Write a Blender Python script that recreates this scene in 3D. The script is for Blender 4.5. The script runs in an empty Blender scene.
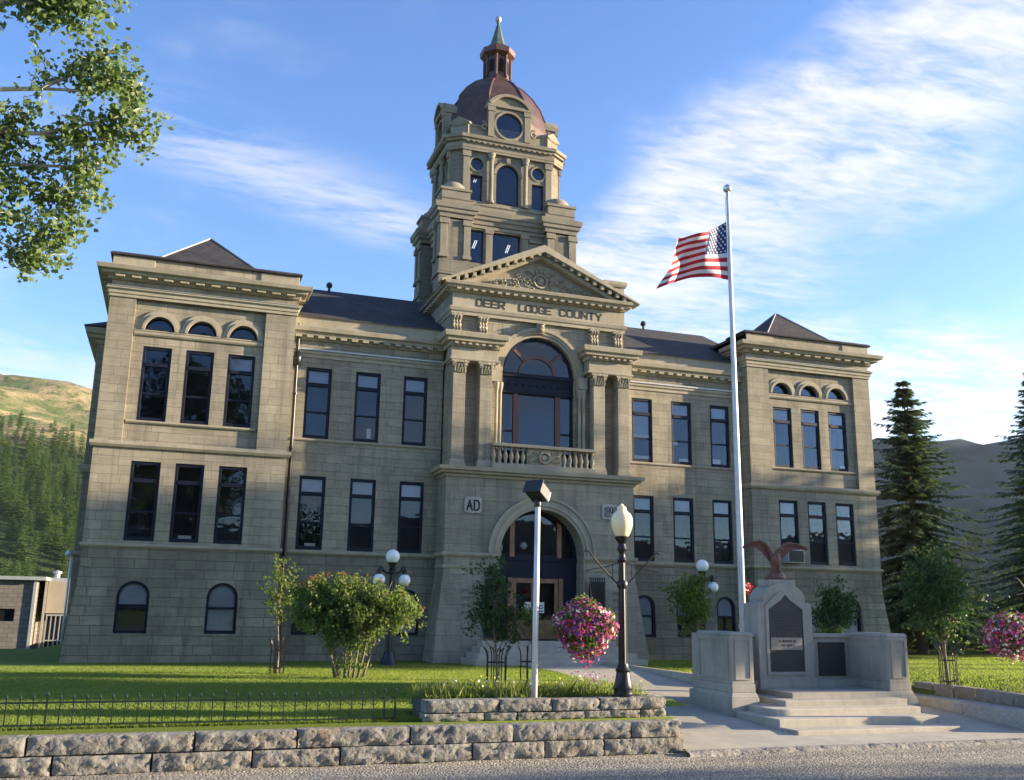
import bpy, math, random
import numpy as np
from mathutils import Vector, Matrix

random.seed(7)
RNG = np.random.default_rng(11)
S = bpy.context.scene
COL = S.collection
R = math.radians
PI = math.pi

# ------------------------------------------------------------------ camera, sky, sun, exposure
SUN_AZ, SUN_EL = 102.5, 11.0          # clockwise from +Y, degrees
cam = bpy.data.cameras.new("camera")
cam_o = bpy.data.objects.new("camera", cam)
COL.objects.link(cam_o)
cam.sensor_fit = 'HORIZONTAL'
cam.sensor_width = 36.0
cam.lens = 960.5753 / 1024 * 36.0
cam.clip_start, cam.clip_end = 0.1, 6000
_yaw, _pit, _rol = 0.3339, 0.2223, 0.0166
_F = Vector((math.sin(_yaw) * math.cos(_pit), math.cos(_yaw) * math.cos(_pit), math.sin(_pit)))
_Rt = Vector((math.cos(_yaw), -math.sin(_yaw), 0))
_U = _Rt.cross(_F)
_R2 = math.cos(_rol) * _Rt + math.sin(_rol) * _U
_U2 = -math.sin(_rol) * _Rt + math.cos(_rol) * _U
cam_o.matrix_world = Matrix(((_R2.x, _U2.x, -_F.x, -11.1819), (_R2.y, _U2.y, -_F.y, -29.4657),
                             (_R2.z, _U2.z, -_F.z, 2.25), (0, 0, 0, 1)))
S.camera = cam_o

W = bpy.data.worlds.new("World")
S.world = W
W.use_nodes = True


def world_setup():
    nt = W.node_tree
    N, L = nt.nodes, nt.links
    bg = N['Background']
    sky = N.new('ShaderNodeTexSky')
    sky.sky_type = 'NISHITA'
    sky.sun_disc = False
    sky.sun_elevation = R(SUN_EL)
    sky.sun_rotation = R(SUN_AZ)
    sky.altitude = 1600
    sky.air_density = 1.0
    sky.dust_density = 0.6
    sky.ozone_density = 1.6
    geo = N.new('ShaderNodeNewGeometry')

    def M(op, a, b=None, c=None, clamp=False):
        n = N.new('ShaderNodeMath')
        n.operation = op
        n.use_clamp = clamp
        for i, v in enumerate((a, b, c)):
            if v is None:
                continue
            if isinstance(v, (int, float)):
                n.inputs[i].default_value = v
            else:
                L.new(v, n.inputs[i])
        return n.outputs[0]

    def sstep(v, a, b):
        n = N.new('ShaderNodeMapRange')
        n.interpolation_type = 'SMOOTHSTEP'
        n.inputs['From Min'].default_value = a
        n.inputs['From Max'].default_value = b
        L.new(v, n.inputs['Value'])
        return n.outputs['Result']

    tc = N.new('ShaderNodeTexCoord')
    sep = N.new('ShaderNodeSeparateXYZ')
    L.new(tc.outputs['Generated'], sep.inputs[0])
    z = M('MAXIMUM', sep.outputs[2], 0.06)
    px = M('DIVIDE', sep.outputs[0], z)      # a flat, high cloud sheet: dir.xy / dir.z
    py = M('DIVIDE', sep.outputs[1], z)
    cv = N.new('ShaderNodeCombineXYZ')
    L.new(px, cv.inputs[0])
    L.new(py, cv.inputs[1])

    def noise(scale, rot, sx, sy, detail, rough=.55, dist=0.0, off=0):
        mp = N.new('ShaderNodeMapping')
        mp.inputs['Rotation'].default_value = (0, 0, R(rot))
        mp.inputs['Scale'].default_value = (sx, sy, 1)
        mp.inputs['Location'].default_value = (off, off * .7, 0)
        L.new(cv.outputs[0], mp.inputs[0])
        n = N.new('ShaderNodeTexNoise')
        n.inputs['Scale'].default_value = scale
        n.inputs['Detail'].default_value = detail
        n.inputs['Roughness'].default_value = rough
        n.inputs['Distortion'].default_value = dist
        L.new(mp.outputs[0], n.inputs['Vector'])
        return n.outputs['Fac']
    nbig = noise(1.6, 10, 1.0, .75, 5, .55, .3)
    nfine = noise(3.2, -55, .6, 1.3, 6, .58, .5, 3.1)
    nfine2 = noise(13.0, -48, .55, 1.5, 8, .66, .5, 5.3)
    wob = M('MULTIPLY', M('SUBTRACT', nbig, .5), 1.1)
    x2 = M('ADD', px, wob)
    # the main bank of cirrus: a band running away from the viewer, fanning out low down
    band = M('MULTIPLY', sstep(x2, .82, 1.15), sstep(x2, 1.95, 1.35))
    low = M('MULTIPLY', sstep(M('ADD', py, wob), 2.25, 2.9), sstep(x2, .85, 1.35))
    mainm = M('MAXIMUM', band, low)
    tex = M('ADD', M('MULTIPLY', nfine, .6), M('MULTIPLY', nfine2, .4))
    c1 = M('MULTIPLY', mainm, sstep(M('ADD', M('MULTIPLY', tex, .8), M('MULTIPLY', nbig, .2)), .34, .62))
    # thin wisps over the left half
    d = M('ABSOLUTE', M('SUBTRACT', M('SUBTRACT', py, 2.12), M('MULTIPLY', px, .55)))
    wl = M('MULTIPLY', sstep(d, .33, .0), M('MULTIPLY', sstep(px, -.35, -.02), sstep(px, .85, .45)))
    c2 = M('MULTIPLY', wl, M('MULTIPLY', sstep(tex, .36, .64), .6))
    gen = M('MULTIPLY', sstep(nbig, .50, .72), M('MULTIPLY', sstep(tex, .38, .68), .42))
    far = M('MULTIPLY', sstep(M('ADD', py, M('MULTIPLY', wob, 2.0)), 3.6, 5.0), M('MULTIPLY', sstep(tex, .30, .6), .8))
    cl = M('MAXIMUM', M('MAXIMUM', c1, c2), M('MAXIMUM', gen, far))
    cl = M('MULTIPLY', cl, sstep(sep.outputs[2], .02, .10))
    cl = M('MULTIPLY', cl, .88)
    mix = N.new('ShaderNodeMix')
    mix.data_type = 'RGBA'
    L.new(cl, mix.inputs[0])
    hs = N.new('ShaderNodeHueSaturation')
    hs.inputs['Saturation'].default_value = 1.2
    hs.inputs['Hue'].default_value = .513
    hs.inputs['Value'].default_value = 1.0
    L.new(sky.outputs[0], hs.inputs['Color'])
    L.new(hs.outputs[0], mix.inputs['A'])
    mix.inputs['B'].default_value = (CLOUD, CLOUD * .985, CLOUD * .98, 1)
    L.new(mix.outputs['Result'], bg.inputs['Color'])
    bg.inputs['Strength'].default_value = SKY


SKY, CLOUD = 0.098, 2.6
world_setup()

sun = bpy.data.lights.new("sun", 'SUN')
sun.energy = 4.3
sun.angle = R(0.5)
sun.color = (1.0, .81, .56)
sun_o = bpy.data.objects.new("sun", sun)
COL.objects.link(sun_o)
_ts = Vector((math.sin(R(SUN_AZ)) * math.cos(R(SUN_EL)), math.cos(R(SUN_AZ)) * math.cos(R(SUN_EL)), math.sin(R(SUN_EL))))
sun_o.rotation_euler = _ts.to_track_quat('Z', 'Y').to_euler()
sun_o.location = (40, -20, 40)

vs = S.view_settings
vs.view_transform = 'Standard'
vs.look = 'None'
vs.exposure = 2.14
vs.gamma = 1.0
S.render.engine = 'CYCLES'
S.cycles.max_bounces = 6
S.cycles.transparent_max_bounces = 10
S.cycles.use_denoising = True
S.cycles.caustics_reflective = False
S.cycles.caustics_refractive = False


# ------------------------------------------------------------------ materials
class NT:
    """Small helper round a material's node tree."""

    def __init__(s, name, rough=.8, spec=.3):
        s.m = bpy.data.materials.new(name)
        s.m.use_nodes = True
        s.t = s.m.node_tree
        s.N, s.L = s.t.nodes, s.t.links
        s.b = s.N['Principled BSDF']
        s.b.inputs['Roughness'].default_value = rough
        s.b.inputs['Specular IOR Level'].default_value = spec
        s.geo = None

    def put(s, sock, v):
        if hasattr(v, 'is_linked') or hasattr(v, 'links'):
            s.L.new(v, sock)
        else:
            if isinstance(v, (tuple, list)) and len(v) == 3 and len(sock.default_value) == 4:
                v = (*v, 1)
            sock.default_value = v

    def pos(s):
        if s.geo is None:
            s.geo = s.N.new('ShaderNodeNewGeometry')
        return s.geo.outputs['Position']

    def obj(s):
        return s.N.new('ShaderNodeTexCoord').outputs['Object']

    def math(s, op, a, b=0.0, clamp=False):
        n = s.N.new('ShaderNodeMath')
        n.operation = op
        n.use_clamp = clamp
        s.put(n.inputs[0], a)
        s.put(n.inputs[1], b)
        return n.outputs[0]

    def sep(s, v):
        n = s.N.new('ShaderNodeSeparateXYZ')
        s.L.new(v, n.inputs[0])
        return n.outputs

    def comb(s, x, y, z):
        n = s.N.new('ShaderNodeCombineXYZ')
        for i, v in enumerate((x, y, z)):
            s.put(n.inputs[i], v)
        return n.outputs[0]

    def scale(s, v, sc):
        n = s.N.new('ShaderNodeMapping')
        n.inputs['Scale'].default_value = sc
        s.L.new(v, n.inputs[0])
        return n.outputs[0]

    def noise(s, v, sc, detail=4, rough=.6, dist=0.):
        n = s.N.new('ShaderNodeTexNoise')
        n.inputs['Scale'].default_value = sc
        n.inputs['Detail'].default_value = detail
        n.inputs['Roughness'].default_value = rough
        n.inputs['Distortion'].default_value = dist
        s.L.new(v, n.inputs['Vector'])
        return n.outputs['Fac']

    def voro(s, v, sc, feature='F1'):
        n = s.N.new('ShaderNodeTexVoronoi')
        n.feature = feature
        n.inputs['Scale'].default_value = sc
        s.L.new(v, n.inputs['Vector'])
        return n.outputs

    def ramp(s, f, stops):
        n = s.N.new('ShaderNodeValToRGB')
        e = n.color_ramp.elements
        while len(e) < len(stops):
            e.new(.5)
        for i, (p, c) in enumerate(stops):
            e[i].position = p
            e[i].color = (*c, 1) if not isinstance(c, (int, float)) else (c, c, c, 1)
        s.L.new(f, n.inputs[0])
        return n.outputs[0]

    def mix(s, f, a, b, mode='MIX'):
        n = s.N.new('ShaderNodeMix')
        n.data_type = 'RGBA'
        n.blend_type = mode
        s.put(n.inputs[0], f)
        s.put(n.inputs['A'], a)
        s.put(n.inputs['B'], b)
        return n.outputs['Result']

    def bump(s, h, strength=.3, dist=.02, normal=None):
        n = s.N.new('ShaderNodeBump')
        n.inputs['Strength'].default_value = strength
        n.inputs['Distance'].default_value = dist
        s.L.new(h, n.inputs['Height'])
        if normal:
            s.L.new(normal, n.inputs['Normal'])
        s.L.new(n.outputs[0], s.b.inputs['Normal'])
        return n.outputs[0]

    def base(s, v):
        s.put(s.b.inputs['Base Color'], v)
        return s


def plain(name, col, rough=.6, metal=0., spec=.4, var=.15, nsc=6.0, bump=.0, grime=None):
    t = NT(name, rough, spec)
    t.b.inputs['Metallic'].default_value = metal
    f = t.noise(t.pos(), nsc, 5)
    lo = tuple(c * (1 - var) for c in col)
    hi = tuple(min(1, c * (1 + var)) for c in col)
    c = t.ramp(f, [(.3, lo), (.7, hi)])
    if grime:
        g = t.noise(t.scale(t.pos(), (3, 3, .8)), 2.2, 6, .7)
        c = t.mix(t.ramp(g, [(.48, 0.), (.72, .75)]), c, grime)
    t.base(c)
    if bump:
        t.bump(t.noise(t.pos(), nsc * 8, 4), bump, .01)
    return t.m


def stone(name, c1, c2, mortar, bw=.95, rh=.285, msize=.010, rock=0.0, stain=.5, jbump=.5):
    """Coursed sandstone ashlar: every course is shifted by its own random amount."""
    t = NT(name, .9, .2)
    x, y, z = t.sep(t.pos())[:3]
    row = t.math('FLOOR', t.math('DIVIDE', z, rh))
    wn = t.N.new('ShaderNodeTexWhiteNoise')
    wn.noise_dimensions = '1D'
    t.L.new(row, wn.inputs['W'])
    along = t.math('ADD', t.math('ADD', x, y), t.math('MULTIPLY', wn.outputs['Value'], 3.7))
    warp = t.math('MULTIPLY', t.noise(t.pos(), 1.1, 2), .05)
    v = t.comb(t.math('ADD', along, warp), z, 0.)
    br = t.N.new('ShaderNodeTexBrick')
    br.offset = .5
    br.offset_frequency = 2
    br.squash = .68
    br.squash_frequency = 3
    br.inputs['Scale'].default_value = 1
    br.inputs['Brick Width'].default_value = bw
    br.inputs['Row Height'].default_value = rh
    br.inputs['Mortar Size'].default_value = msize
    br.inputs['Mortar Smooth'].default_value = .15
    br.inputs['Bias'].default_value = -.1
    br.inputs['Color1'].default_value = (*c1, 1)
    br.inputs['Color2'].default_value = (*c2, 1)
    br.inputs['Mortar'].default_value = (*mortar, 1)
    t.L.new(v, br.inputs['Vector'])
    big = t.noise(t.scale(t.pos(), (.5, .5, .35)), 1.0, 6, .65)
    bed = t.noise(t.scale(t.pos(), (1.2, 1.2, 9)), 1.6, 4)
    fine = t.noise(t.pos(), 22, 5, .7)
    run = t.noise(t.scale(t.pos(), (4.2, 4.2, .16)), 1.0, 5, .62)
    soot = t.noise(t.scale(t.pos(), (.9, .9, .22)), .9, 7, .72)
    col0 = t.mix(t.ramp(soot, [(.47, 0.), (.70, .62)]), br.outputs['Color'], (.10, .092, .078))
    col = t.mix(t.ramp(big, [(.42, 0.), (.66, stain)]), col0, tuple(c * .62 for c in c2))
    col = t.mix(t.ramp(run, [(.52, 0.), (.72, .5)]), col, tuple(c * .42 for c in c2))
    col = t.mix(.5, col, t.ramp(bed, [(.25, .62), (.75, 1.25)]), 'MULTIPLY')
    col = t.mix(.5, col, t.ramp(fine, [(.25, .72), (.75, 1.2)]), 'MULTIPLY')
    t.base(col)
    h = t.math('MULTIPLY', br.outputs['Fac'], -jbump)
    h = t.math('ADD', h, t.math('MULTIPLY', fine, .12))
    if rock:
        rk = t.noise(t.scale(t.pos(), (1, 1, 1.6)), 4.5, 6, .62, .3)
        h = t.math('ADD', h, t.math('MULTIPLY', rk, rock))
    t.bump(h, .8, .03)
    return t.m


def leafmat(name, c1, c2, c3=None, trans=.35, sc=1.2):
    t = NT(name, .55, .25)
    f = t.noise(t.pos(), sc, 3)
    g = t.noise(t.pos(), sc * 9, 2)
    col = t.mix(t.ramp(f, [(.3, 0.), (.7, 1.)]), c1, c2)
    col = t.mix(t.ramp(g, [(.45, 0.), (.75, .6)]), col, c3 or tuple(min(1, c * 1.5) for c in c2))
    t.base(col)
    tr = t.N.new('ShaderNodeBsdfTranslucent')
    br = t.mix(1.0, col, (1.25, 1.35, .7), 'MULTIPLY')
    t.L.new(br, tr.inputs['Color'])
    ms = t.N.new('ShaderNodeMixShader')
    ms.inputs[0].default_value = trans
    t.L.new(t.b.outputs[0], ms.inputs[1])
    t.L.new(tr.outputs[0], ms.inputs[2])
    t.L.new(ms.outputs[0], t.N['Material Output'].inputs['Surface'])
    return t.m


def glassmat(name, tint=(.10, .13, .16), ior=1.44, transp=.9):
    """Old window glass: it mirrors the sky and lets a little of the dark room through."""
    t = NT(name, .04, .5)
    N, L = t.N, t.L
    gl = N.new('ShaderNodeBsdfGlossy')
    gl.inputs['Roughness'].default_value = .015
    gl.inputs['Color'].default_value = (.66, .80, 1, 1)
    tb = N.new('ShaderNodeBsdfTransparent')
    tb.inputs['Color'].default_value = (transp, transp, transp * 1.02, 1)
    fr = N.new('ShaderNodeFresnel')
    fr.inputs['IOR'].default_value = ior
    n = t.noise(t.pos(), 1.7, 2)
    bp = N.new('ShaderNodeBump')
    bp.inputs['Strength'].default_value = .05
    bp.inputs['Distance'].default_value = .05
    L.new(n, bp.inputs['Height'])
    L.new(bp.outputs[0], gl.inputs['Normal'])
    ms = N.new('ShaderNodeMixShader')
    L.new(fr.outputs[0], ms.inputs[0])
    L.new(tb.outputs[0], ms.inputs[1])
    L.new(gl.outputs[0], ms.inputs[2])
    L.new(ms.outputs[0], N['Material Output'].inputs['Surface'])
    N.remove(t.b)
    return t.m


def asphalt():
    t = NT("asphalt", .95, .2)
    p = t.pos()
    v = t.voro(p, 30)
    f = t.noise(p, 60, 3)
    c = t.ramp(v['Color'], [(.1, (.15, .132, .105)), (.5, (.30, .268, .215)), (.9, (.54, .485, .39))])
    big = t.noise(p, .55, 5, .7)
    c = t.mix(t.ramp(big, [(.35, 0.), (.7, .5)]), c, (.20, .188, .165))
    band = t.noise(t.scale(p, (.035, 1.1, 1)), 1.0, 4, .6)
    c = t.mix(t.ramp(band, [(.44, 0.), (.62, .45)]), c, (.13, .118, .098))
    c = t.mix(.4, c, t.ramp(f, [(.3, .7), (.7, 1.25)]), 'MULTIPLY')
    t.base(c)
    h = t.math('ADD', t.math('MULTIPLY', v['Distance'], -.6), t.math('MULTIPLY', t.noise(p, 7, 4), .9))
    t.bump(h, 1.0, .035)
    return t.m


def lawnmat():
    t = NT("turf", .9, .15)
    p = t.pos()
    a = t.noise(p, .5, 4)
    b = t.noise(t.scale(p, (30, 30, 30)), 3, 3, .7)
    c = t.mix(t.ramp(a, [(.3, 0.), (.7, 1.)]), (.13, .20, .028), (.175, .24, .038))
    c = t.mix(t.ramp(b, [(.35, 0.), (.7, .7)]), c, (.14, .17, .04))
    t.base(c)
    t.bump(b, 1.0, .05)
    return t.m


def concrete(name, col, joint=0.0, var=.2, gr=.5):
    t = NT(name, .9, .2)
    p = t.pos()
    a = t.noise(p, 1.2, 6, .65)
    st = t.noise(t.scale(p, (2.5, 2.5, .5)), 1.6, 6, .7)
    f = t.noise(p, 45, 4, .7)
    c = t.ramp(a, [(.3, tuple(x * (1 - var) for x in col)), (.7, tuple(x * (1 + var) for x in col))])
    c = t.mix(t.ramp(st, [(.5, 0.), (.75, gr)]), c, tuple(x * .55 for x in col))
    c = t.mix(.45, c, t.ramp(f, [(.3, .78), (.7, 1.15)]), 'MULTIPLY')
    h = t.math('MULTIPLY', f, .5)
    if joint:
        br = t.N.new('ShaderNodeTexBrick')
        br.offset = 0
        br.inputs['Scale'].default_value = 1
        br.inputs['Brick Width'].default_value = joint
        br.inputs['Row Height'].default_value = joint
        br.inputs['Mortar Size'].default_value = .012
        br.inputs['Color1'].default_value = br.inputs['Color2'].default_value = (1, 1, 1, 1)
        br.inputs['Mortar'].default_value = (.35, .35, .33, 1)
        t.L.new(p, br.inputs['Vector'])
        c = t.mix(1., c, br.outputs['Color'], 'MULTIPLY')
        h = t.math('ADD', h, t.math('MULTIPLY', br.outputs['Fac'], -1.))
    t.base(c)
    t.bump(h, .35, .01)
    return t.m


def rockface(name, c1, c2, warm=None):
    t = NT(name, .95, .2)
    p = t.pos()
    a = t.noise(p, 3.5, 6, .7)
    b = t.noise(p, 26, 5, .7)
    c = t.ramp(a, [(.3, c1), (.7, c2)])
    if warm:
        w = t.noise(p, 1.1, 4, .7)
        c = t.mix(t.ramp(w, [(.56, 0.), (.74, .7)]), c, warm)
    c = t.mix(.5, c, t.ramp(b, [(.3, .65), (.7, 1.25)]), 'MULTIPLY')
    t.base(c)
    ch = t.voro(t.scale(p, (1, 1, 1.3)), 11)
    h = t.math('ADD', t.math('MULTIPLY', t.noise(p, 9, 6, .65), 1.0), t.math('MULTIPLY', b, .3))
    h = t.math('ADD', h, t.math('MULTIPLY', ch['Distance'], .5))
    t.bump(h, .85, .034)
    return t.m


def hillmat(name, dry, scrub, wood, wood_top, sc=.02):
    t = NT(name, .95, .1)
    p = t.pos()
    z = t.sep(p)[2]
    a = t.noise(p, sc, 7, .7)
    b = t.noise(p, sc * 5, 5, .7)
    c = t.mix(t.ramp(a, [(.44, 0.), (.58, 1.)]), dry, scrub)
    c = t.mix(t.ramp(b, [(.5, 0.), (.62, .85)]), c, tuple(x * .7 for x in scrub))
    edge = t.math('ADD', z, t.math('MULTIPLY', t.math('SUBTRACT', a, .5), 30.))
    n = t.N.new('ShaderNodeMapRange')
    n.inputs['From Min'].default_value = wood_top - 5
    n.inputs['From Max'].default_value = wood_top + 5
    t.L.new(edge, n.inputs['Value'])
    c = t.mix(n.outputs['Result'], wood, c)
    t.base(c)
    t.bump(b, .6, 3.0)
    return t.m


MT = dict(
    ashlar=stone("sandstone ashlar", (.372, .332, .250), (.285, .255, .194), (.172, .153, .116), .85, .262, .007, 0, .45, .3),
    ashlar_plain=stone("smooth sandstone", (.36, .324, .248), (.295, .266, .205), (.18, .161, .122), 1.35, .46, .006, 0, .4, .2),
    rock=stone("rock faced sandstone", (.29, .26, .192), (.20, .18, .134), (.125, .111, .082), .8, .262, .011, .9, .6, .5),
    tower_trim=concrete("darker tower stone", (.235, .212, .166), 0, .2, .5), tower_stone=stone("darker tower ashlar", (.245, .222, .175), (.205, .186, .148), (.13, .118, .092), 1.2, .40, .006, 0, .4, .2),  # tower stone kept darker and greyer than the facade stone
    trim=concrete("sandstone trim", (.335, .300, .228), 0, .18, .55),
    carved=rockface("carved sandstone", (.23, .205, .15), (.36, .325, .245)),
    flashing=plain("pale metal flashing", (.42, .43, .42), .45, .3, .5, .1),
    roof=None, frame=plain("dark painted window frame", (.006, .010, .024), .55, 0, .2, .2),
    wood=plain("varnished oak", (.24, .115, .055), .4, 0, .5, .3, 5),
    redwood=plain("red brown painted timber", (.12, .052, .042), .5, 0, .4, .15),
    glass=glassmat("window glass"),
    dark=plain("dark room", (.012, .013, .016), .9, 0, .1, .1),
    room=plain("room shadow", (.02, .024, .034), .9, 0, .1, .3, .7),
    blind=plain("window blind", (.50, .55, .62), .8, 0, .2, .12, 3),
    paper=plain("white paper", (.78, .78, .76), .8, 0, .2, .03),
    ink=plain("black ink", (.02, .02, .02), .7),
    letter=plain("black painted lettering", (.018, .017, .016), .6),
    copper=plain("brown copper shingles", (.085, .048, .038), .42, .25, .5, .35, 3, .4),
    copper_plain=plain("brown copper sheet", (.10, .045, .036), .4, .3, .5, .25, 4, .1),
    verdigris=plain("verdigris copper", (.075, .115, .10), .6, .1, .4, .45, 6, .1, (.03, .035, .03)),
    iron=plain("black painted iron", (.012, .013, .014), .38, .2, .5, .25, 12),
    green_iron=plain("dark green fence iron", (.010, .022, .016), .45, .2, .5, .25, 12),
    alu=plain("brushed aluminium", (.62, .64, .66), .32, .85, .5, .08, 9),
    white_paint=plain("white painted steel", (.66, .68, .70), .4, .1, .5, .12, 3, 0, (.42, .40, .36)),
    rope=plain("white rope", (.6, .6, .58), .8),
    globe=plain("opal glass globe", (.80, .83, .82), .25, 0, .5, .03),
    asphalt=asphalt(), turf=lawnmat(),
    walk=concrete("pale concrete paving", (.40, .365, .30), 0, .14, .4),
    kerb=rockface("rough concrete kerb", (.18, .165, .14), (.34, .31, .27)),
    granite=concrete("memorial granite", (.34, .318, .272), 0, .16, .62),
    step=concrete("memorial step concrete", (.42, .385, .32), 0, .14, .5),
    bronze=plain("dark bronze plaque", (.035, .036, .038), .5, .35, .5, .2, 14, .25),
    bronze_pale=plain("pale bronze panel", (.27, .235, .20), .5, .2, .5, .15, 14),  # a paler bronze than the plaque around it
    eagle=plain("red brown cast iron", (.145, .06, .045), .5, .15, .45, .3, 16, .5),
    wallstone=rockface("limestone wall block", (.15, .144, .132), (.285, .275, .25), (.24, .17, .10)),
    wallcap=rockface("pale limestone cap", (.34, .325, .30), (.47, .45, .41)),
    mortar=plain("recessed mortar", (.10, .09, .075), .9, 0, .1, .3),
    bark=rockface("grey bark", (.13, .105, .08), (.27, .225, .175)),
    pale_bark=rockface("pale poplar bark", (.36, .34, .28), (.55, .52, .44)),
    dark_bark=rockface("dark conifer bark", (.07, .05, .035), (.15, .11, .08)),
    blockwall=None, cream=plain("cream stucco", (.40, .35, .28), .85, 0, .2, .08, 1),
    soil=rockface("bed soil", (.05, .035, .025), (.10, .075, .05)),
    red=plain("flag red", (.34, .022, .035), .75, 0, .2, .08, 3),
    white=plain("flag white", (.60, .60, .63), .75, 0, .2, .04, 3),
    blue=plain("flag blue", (.02, .035, .13), .75, 0, .2, .1, 3),
    fl_pink=leafmat("pink petals", (.62, .06, .22), (.70, .12, .32), (.75, .2, .4), .3, 6),
    fl_purple=leafmat("purple petals", (.20, .03, .26), (.33, .08, .42), (.4, .14, .5), .3, 6),
    fl_white=leafmat("white petals", (.72, .66, .72), (.8, .76, .8), (.8, .7, .78), .3, 6),
    fl_red=leafmat("crimson petals", (.42, .01, .035), (.5, .02, .06), (.55, .05, .1), .3, 6),
    lf_poplar=leafmat("poplar leaves", (.085, .145, .05), (.145, .21, .075), (.32, .36, .21), .44),
    lf_lime=leafmat("young tree leaves", (.07, .12, .02), (.12, .18, .035), (.2, .25, .07), .45),
    lf_dark=leafmat("dark tree leaves", (.022, .050, .014), (.04, .08, .02), (.06, .11, .03), .3),
    lf_lilac=leafmat("shrub leaves", (.10, .15, .04), (.165, .22, .065), (.28, .31, .12), .46),
    lf_bronze=leafmat("reddish shrub shoots", (.20, .075, .03), (.26, .13, .05), (.26, .18, .07), .4),
    lf_linden=leafmat("round tree leaves", (.035, .075, .025), (.05, .098, .032), (.075, .13, .042), .35),
    lf_spruce=leafmat("spruce needles", (.055, .090, .055), (.085, .125, .07), (.13, .165, .09), .28, .5),
    lf_forest=leafmat("far conifer needles", (.062, .112, .028), (.10, .16, .038), (.15, .21, .055), .32, .05),
    lf_basket=leafmat("basket leaves", (.06, .11, .02), (.12, .17, .04), (.2, .24, .08), .4, 5),
    grass=leafmat("grass blades", (.16, .225, .042), (.22, .28, .065), (.34, .35, .13), .52, .45),
    weed=leafmat("bed plants", (.14, .19, .045), (.22, .26, .09), (.34, .35, .16), .5, 3),
    yellow=leafmat("yellow petals", (.6, .45, .08), (.7, .55, .12), (.7, .6, .2), .3, 6),
    ac=plain("grey appliance casing", (.34, .35, .37), .5, .2, .4, .1),
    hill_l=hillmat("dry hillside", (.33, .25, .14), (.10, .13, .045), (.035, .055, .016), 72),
    hill_r=hillmat("shaded hillside", (.045, .070, .072), (.032, .055, .050), (.025, .044, .034), 22),  # woodland tones with the blue of distance haze and shade put in
    lamp_cream=None,
)


def roofmat():
    t = NT("dark roof shingles", .85, .25)
    x, y, z = t.sep(t.pos())[:3]
    br = t.N.new('ShaderNodeTexBrick')
    br.offset = .5
    br.inputs['Scale'].default_value = 1
    br.inputs['Brick Width'].default_value = .24
    br.inputs['Row Height'].default_value = .10
    br.inputs['Mortar Size'].default_value = .006
    br.inputs['Color1'].default_value = (.055, .052, .056, 1)
    br.inputs['Color2'].default_value = (.034, .033, .039, 1)
    br.inputs['Mortar'].default_value = (.02, .02, .02, 1)
    t.L.new(t.comb(t.math('ADD', x, t.math('MULTIPLY', y, .35)), z, 0.), br.inputs['Vector'])
    n = t.noise(t.pos(), 1.4, 5, .7)
    t.base(t.mix(.5, br.outputs['Color'], t.ramp(n, [(.3, .6), (.7, 1.4)]), 'MULTIPLY'))
    t.bump(br.outputs['Fac'], -.4, .01)
    return t.m


def blockmat():
    t = NT("grey concrete block", .9, .2)
    x, y, z = t.sep(t.pos())[:3]
    br = t.N.new('ShaderNodeTexBrick')
    br.inputs['Scale'].default_value = 1
    br.inputs['Brick Width'].default_value = .42
    br.inputs['Row Height'].default_value = .21
    br.inputs['Mortar Size'].default_value = .012
    br.inputs['Color1'].default_value = (.22, .20, .18, 1)
    br.inputs['Color2'].default_value = (.17, .155, .14, 1)
    br.inputs['Mortar'].default_value = (.10, .095, .09, 1)
    t.L.new(t.comb(t.math('ADD', x, y), z, 0.), br.inputs['Vector'])
    t.base(br.outputs['Color'])
    t.bump(br.outputs['Fac'], -.3, .01)
    return t.m


def creamglobe():
    t = NT("cream opal glass", .22, .5)
    t.base((.90, .76, .46))
    t.b.inputs['Subsurface Weight'].default_value = .35
    t.b.inputs['Subsurface Radius'].default_value = (.12, .09, .05)
    t.b.inputs['Subsurface Scale'].default_value = .6
    return t.m


MT['roof'] = roofmat()
MT['blockwall'] = blockmat()
MT['lamp_cream'] = creamglobe()
_lt = NT('lit fluorescent tube', .5)
_lt.base((.8, .8, .8))
_lt.b.inputs['Emission Color'].default_value = (1, .95, .86, 1)
_lt.b.inputs['Emission Strength'].default_value = .35
MT['lit_tube'] = _lt.m


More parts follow.
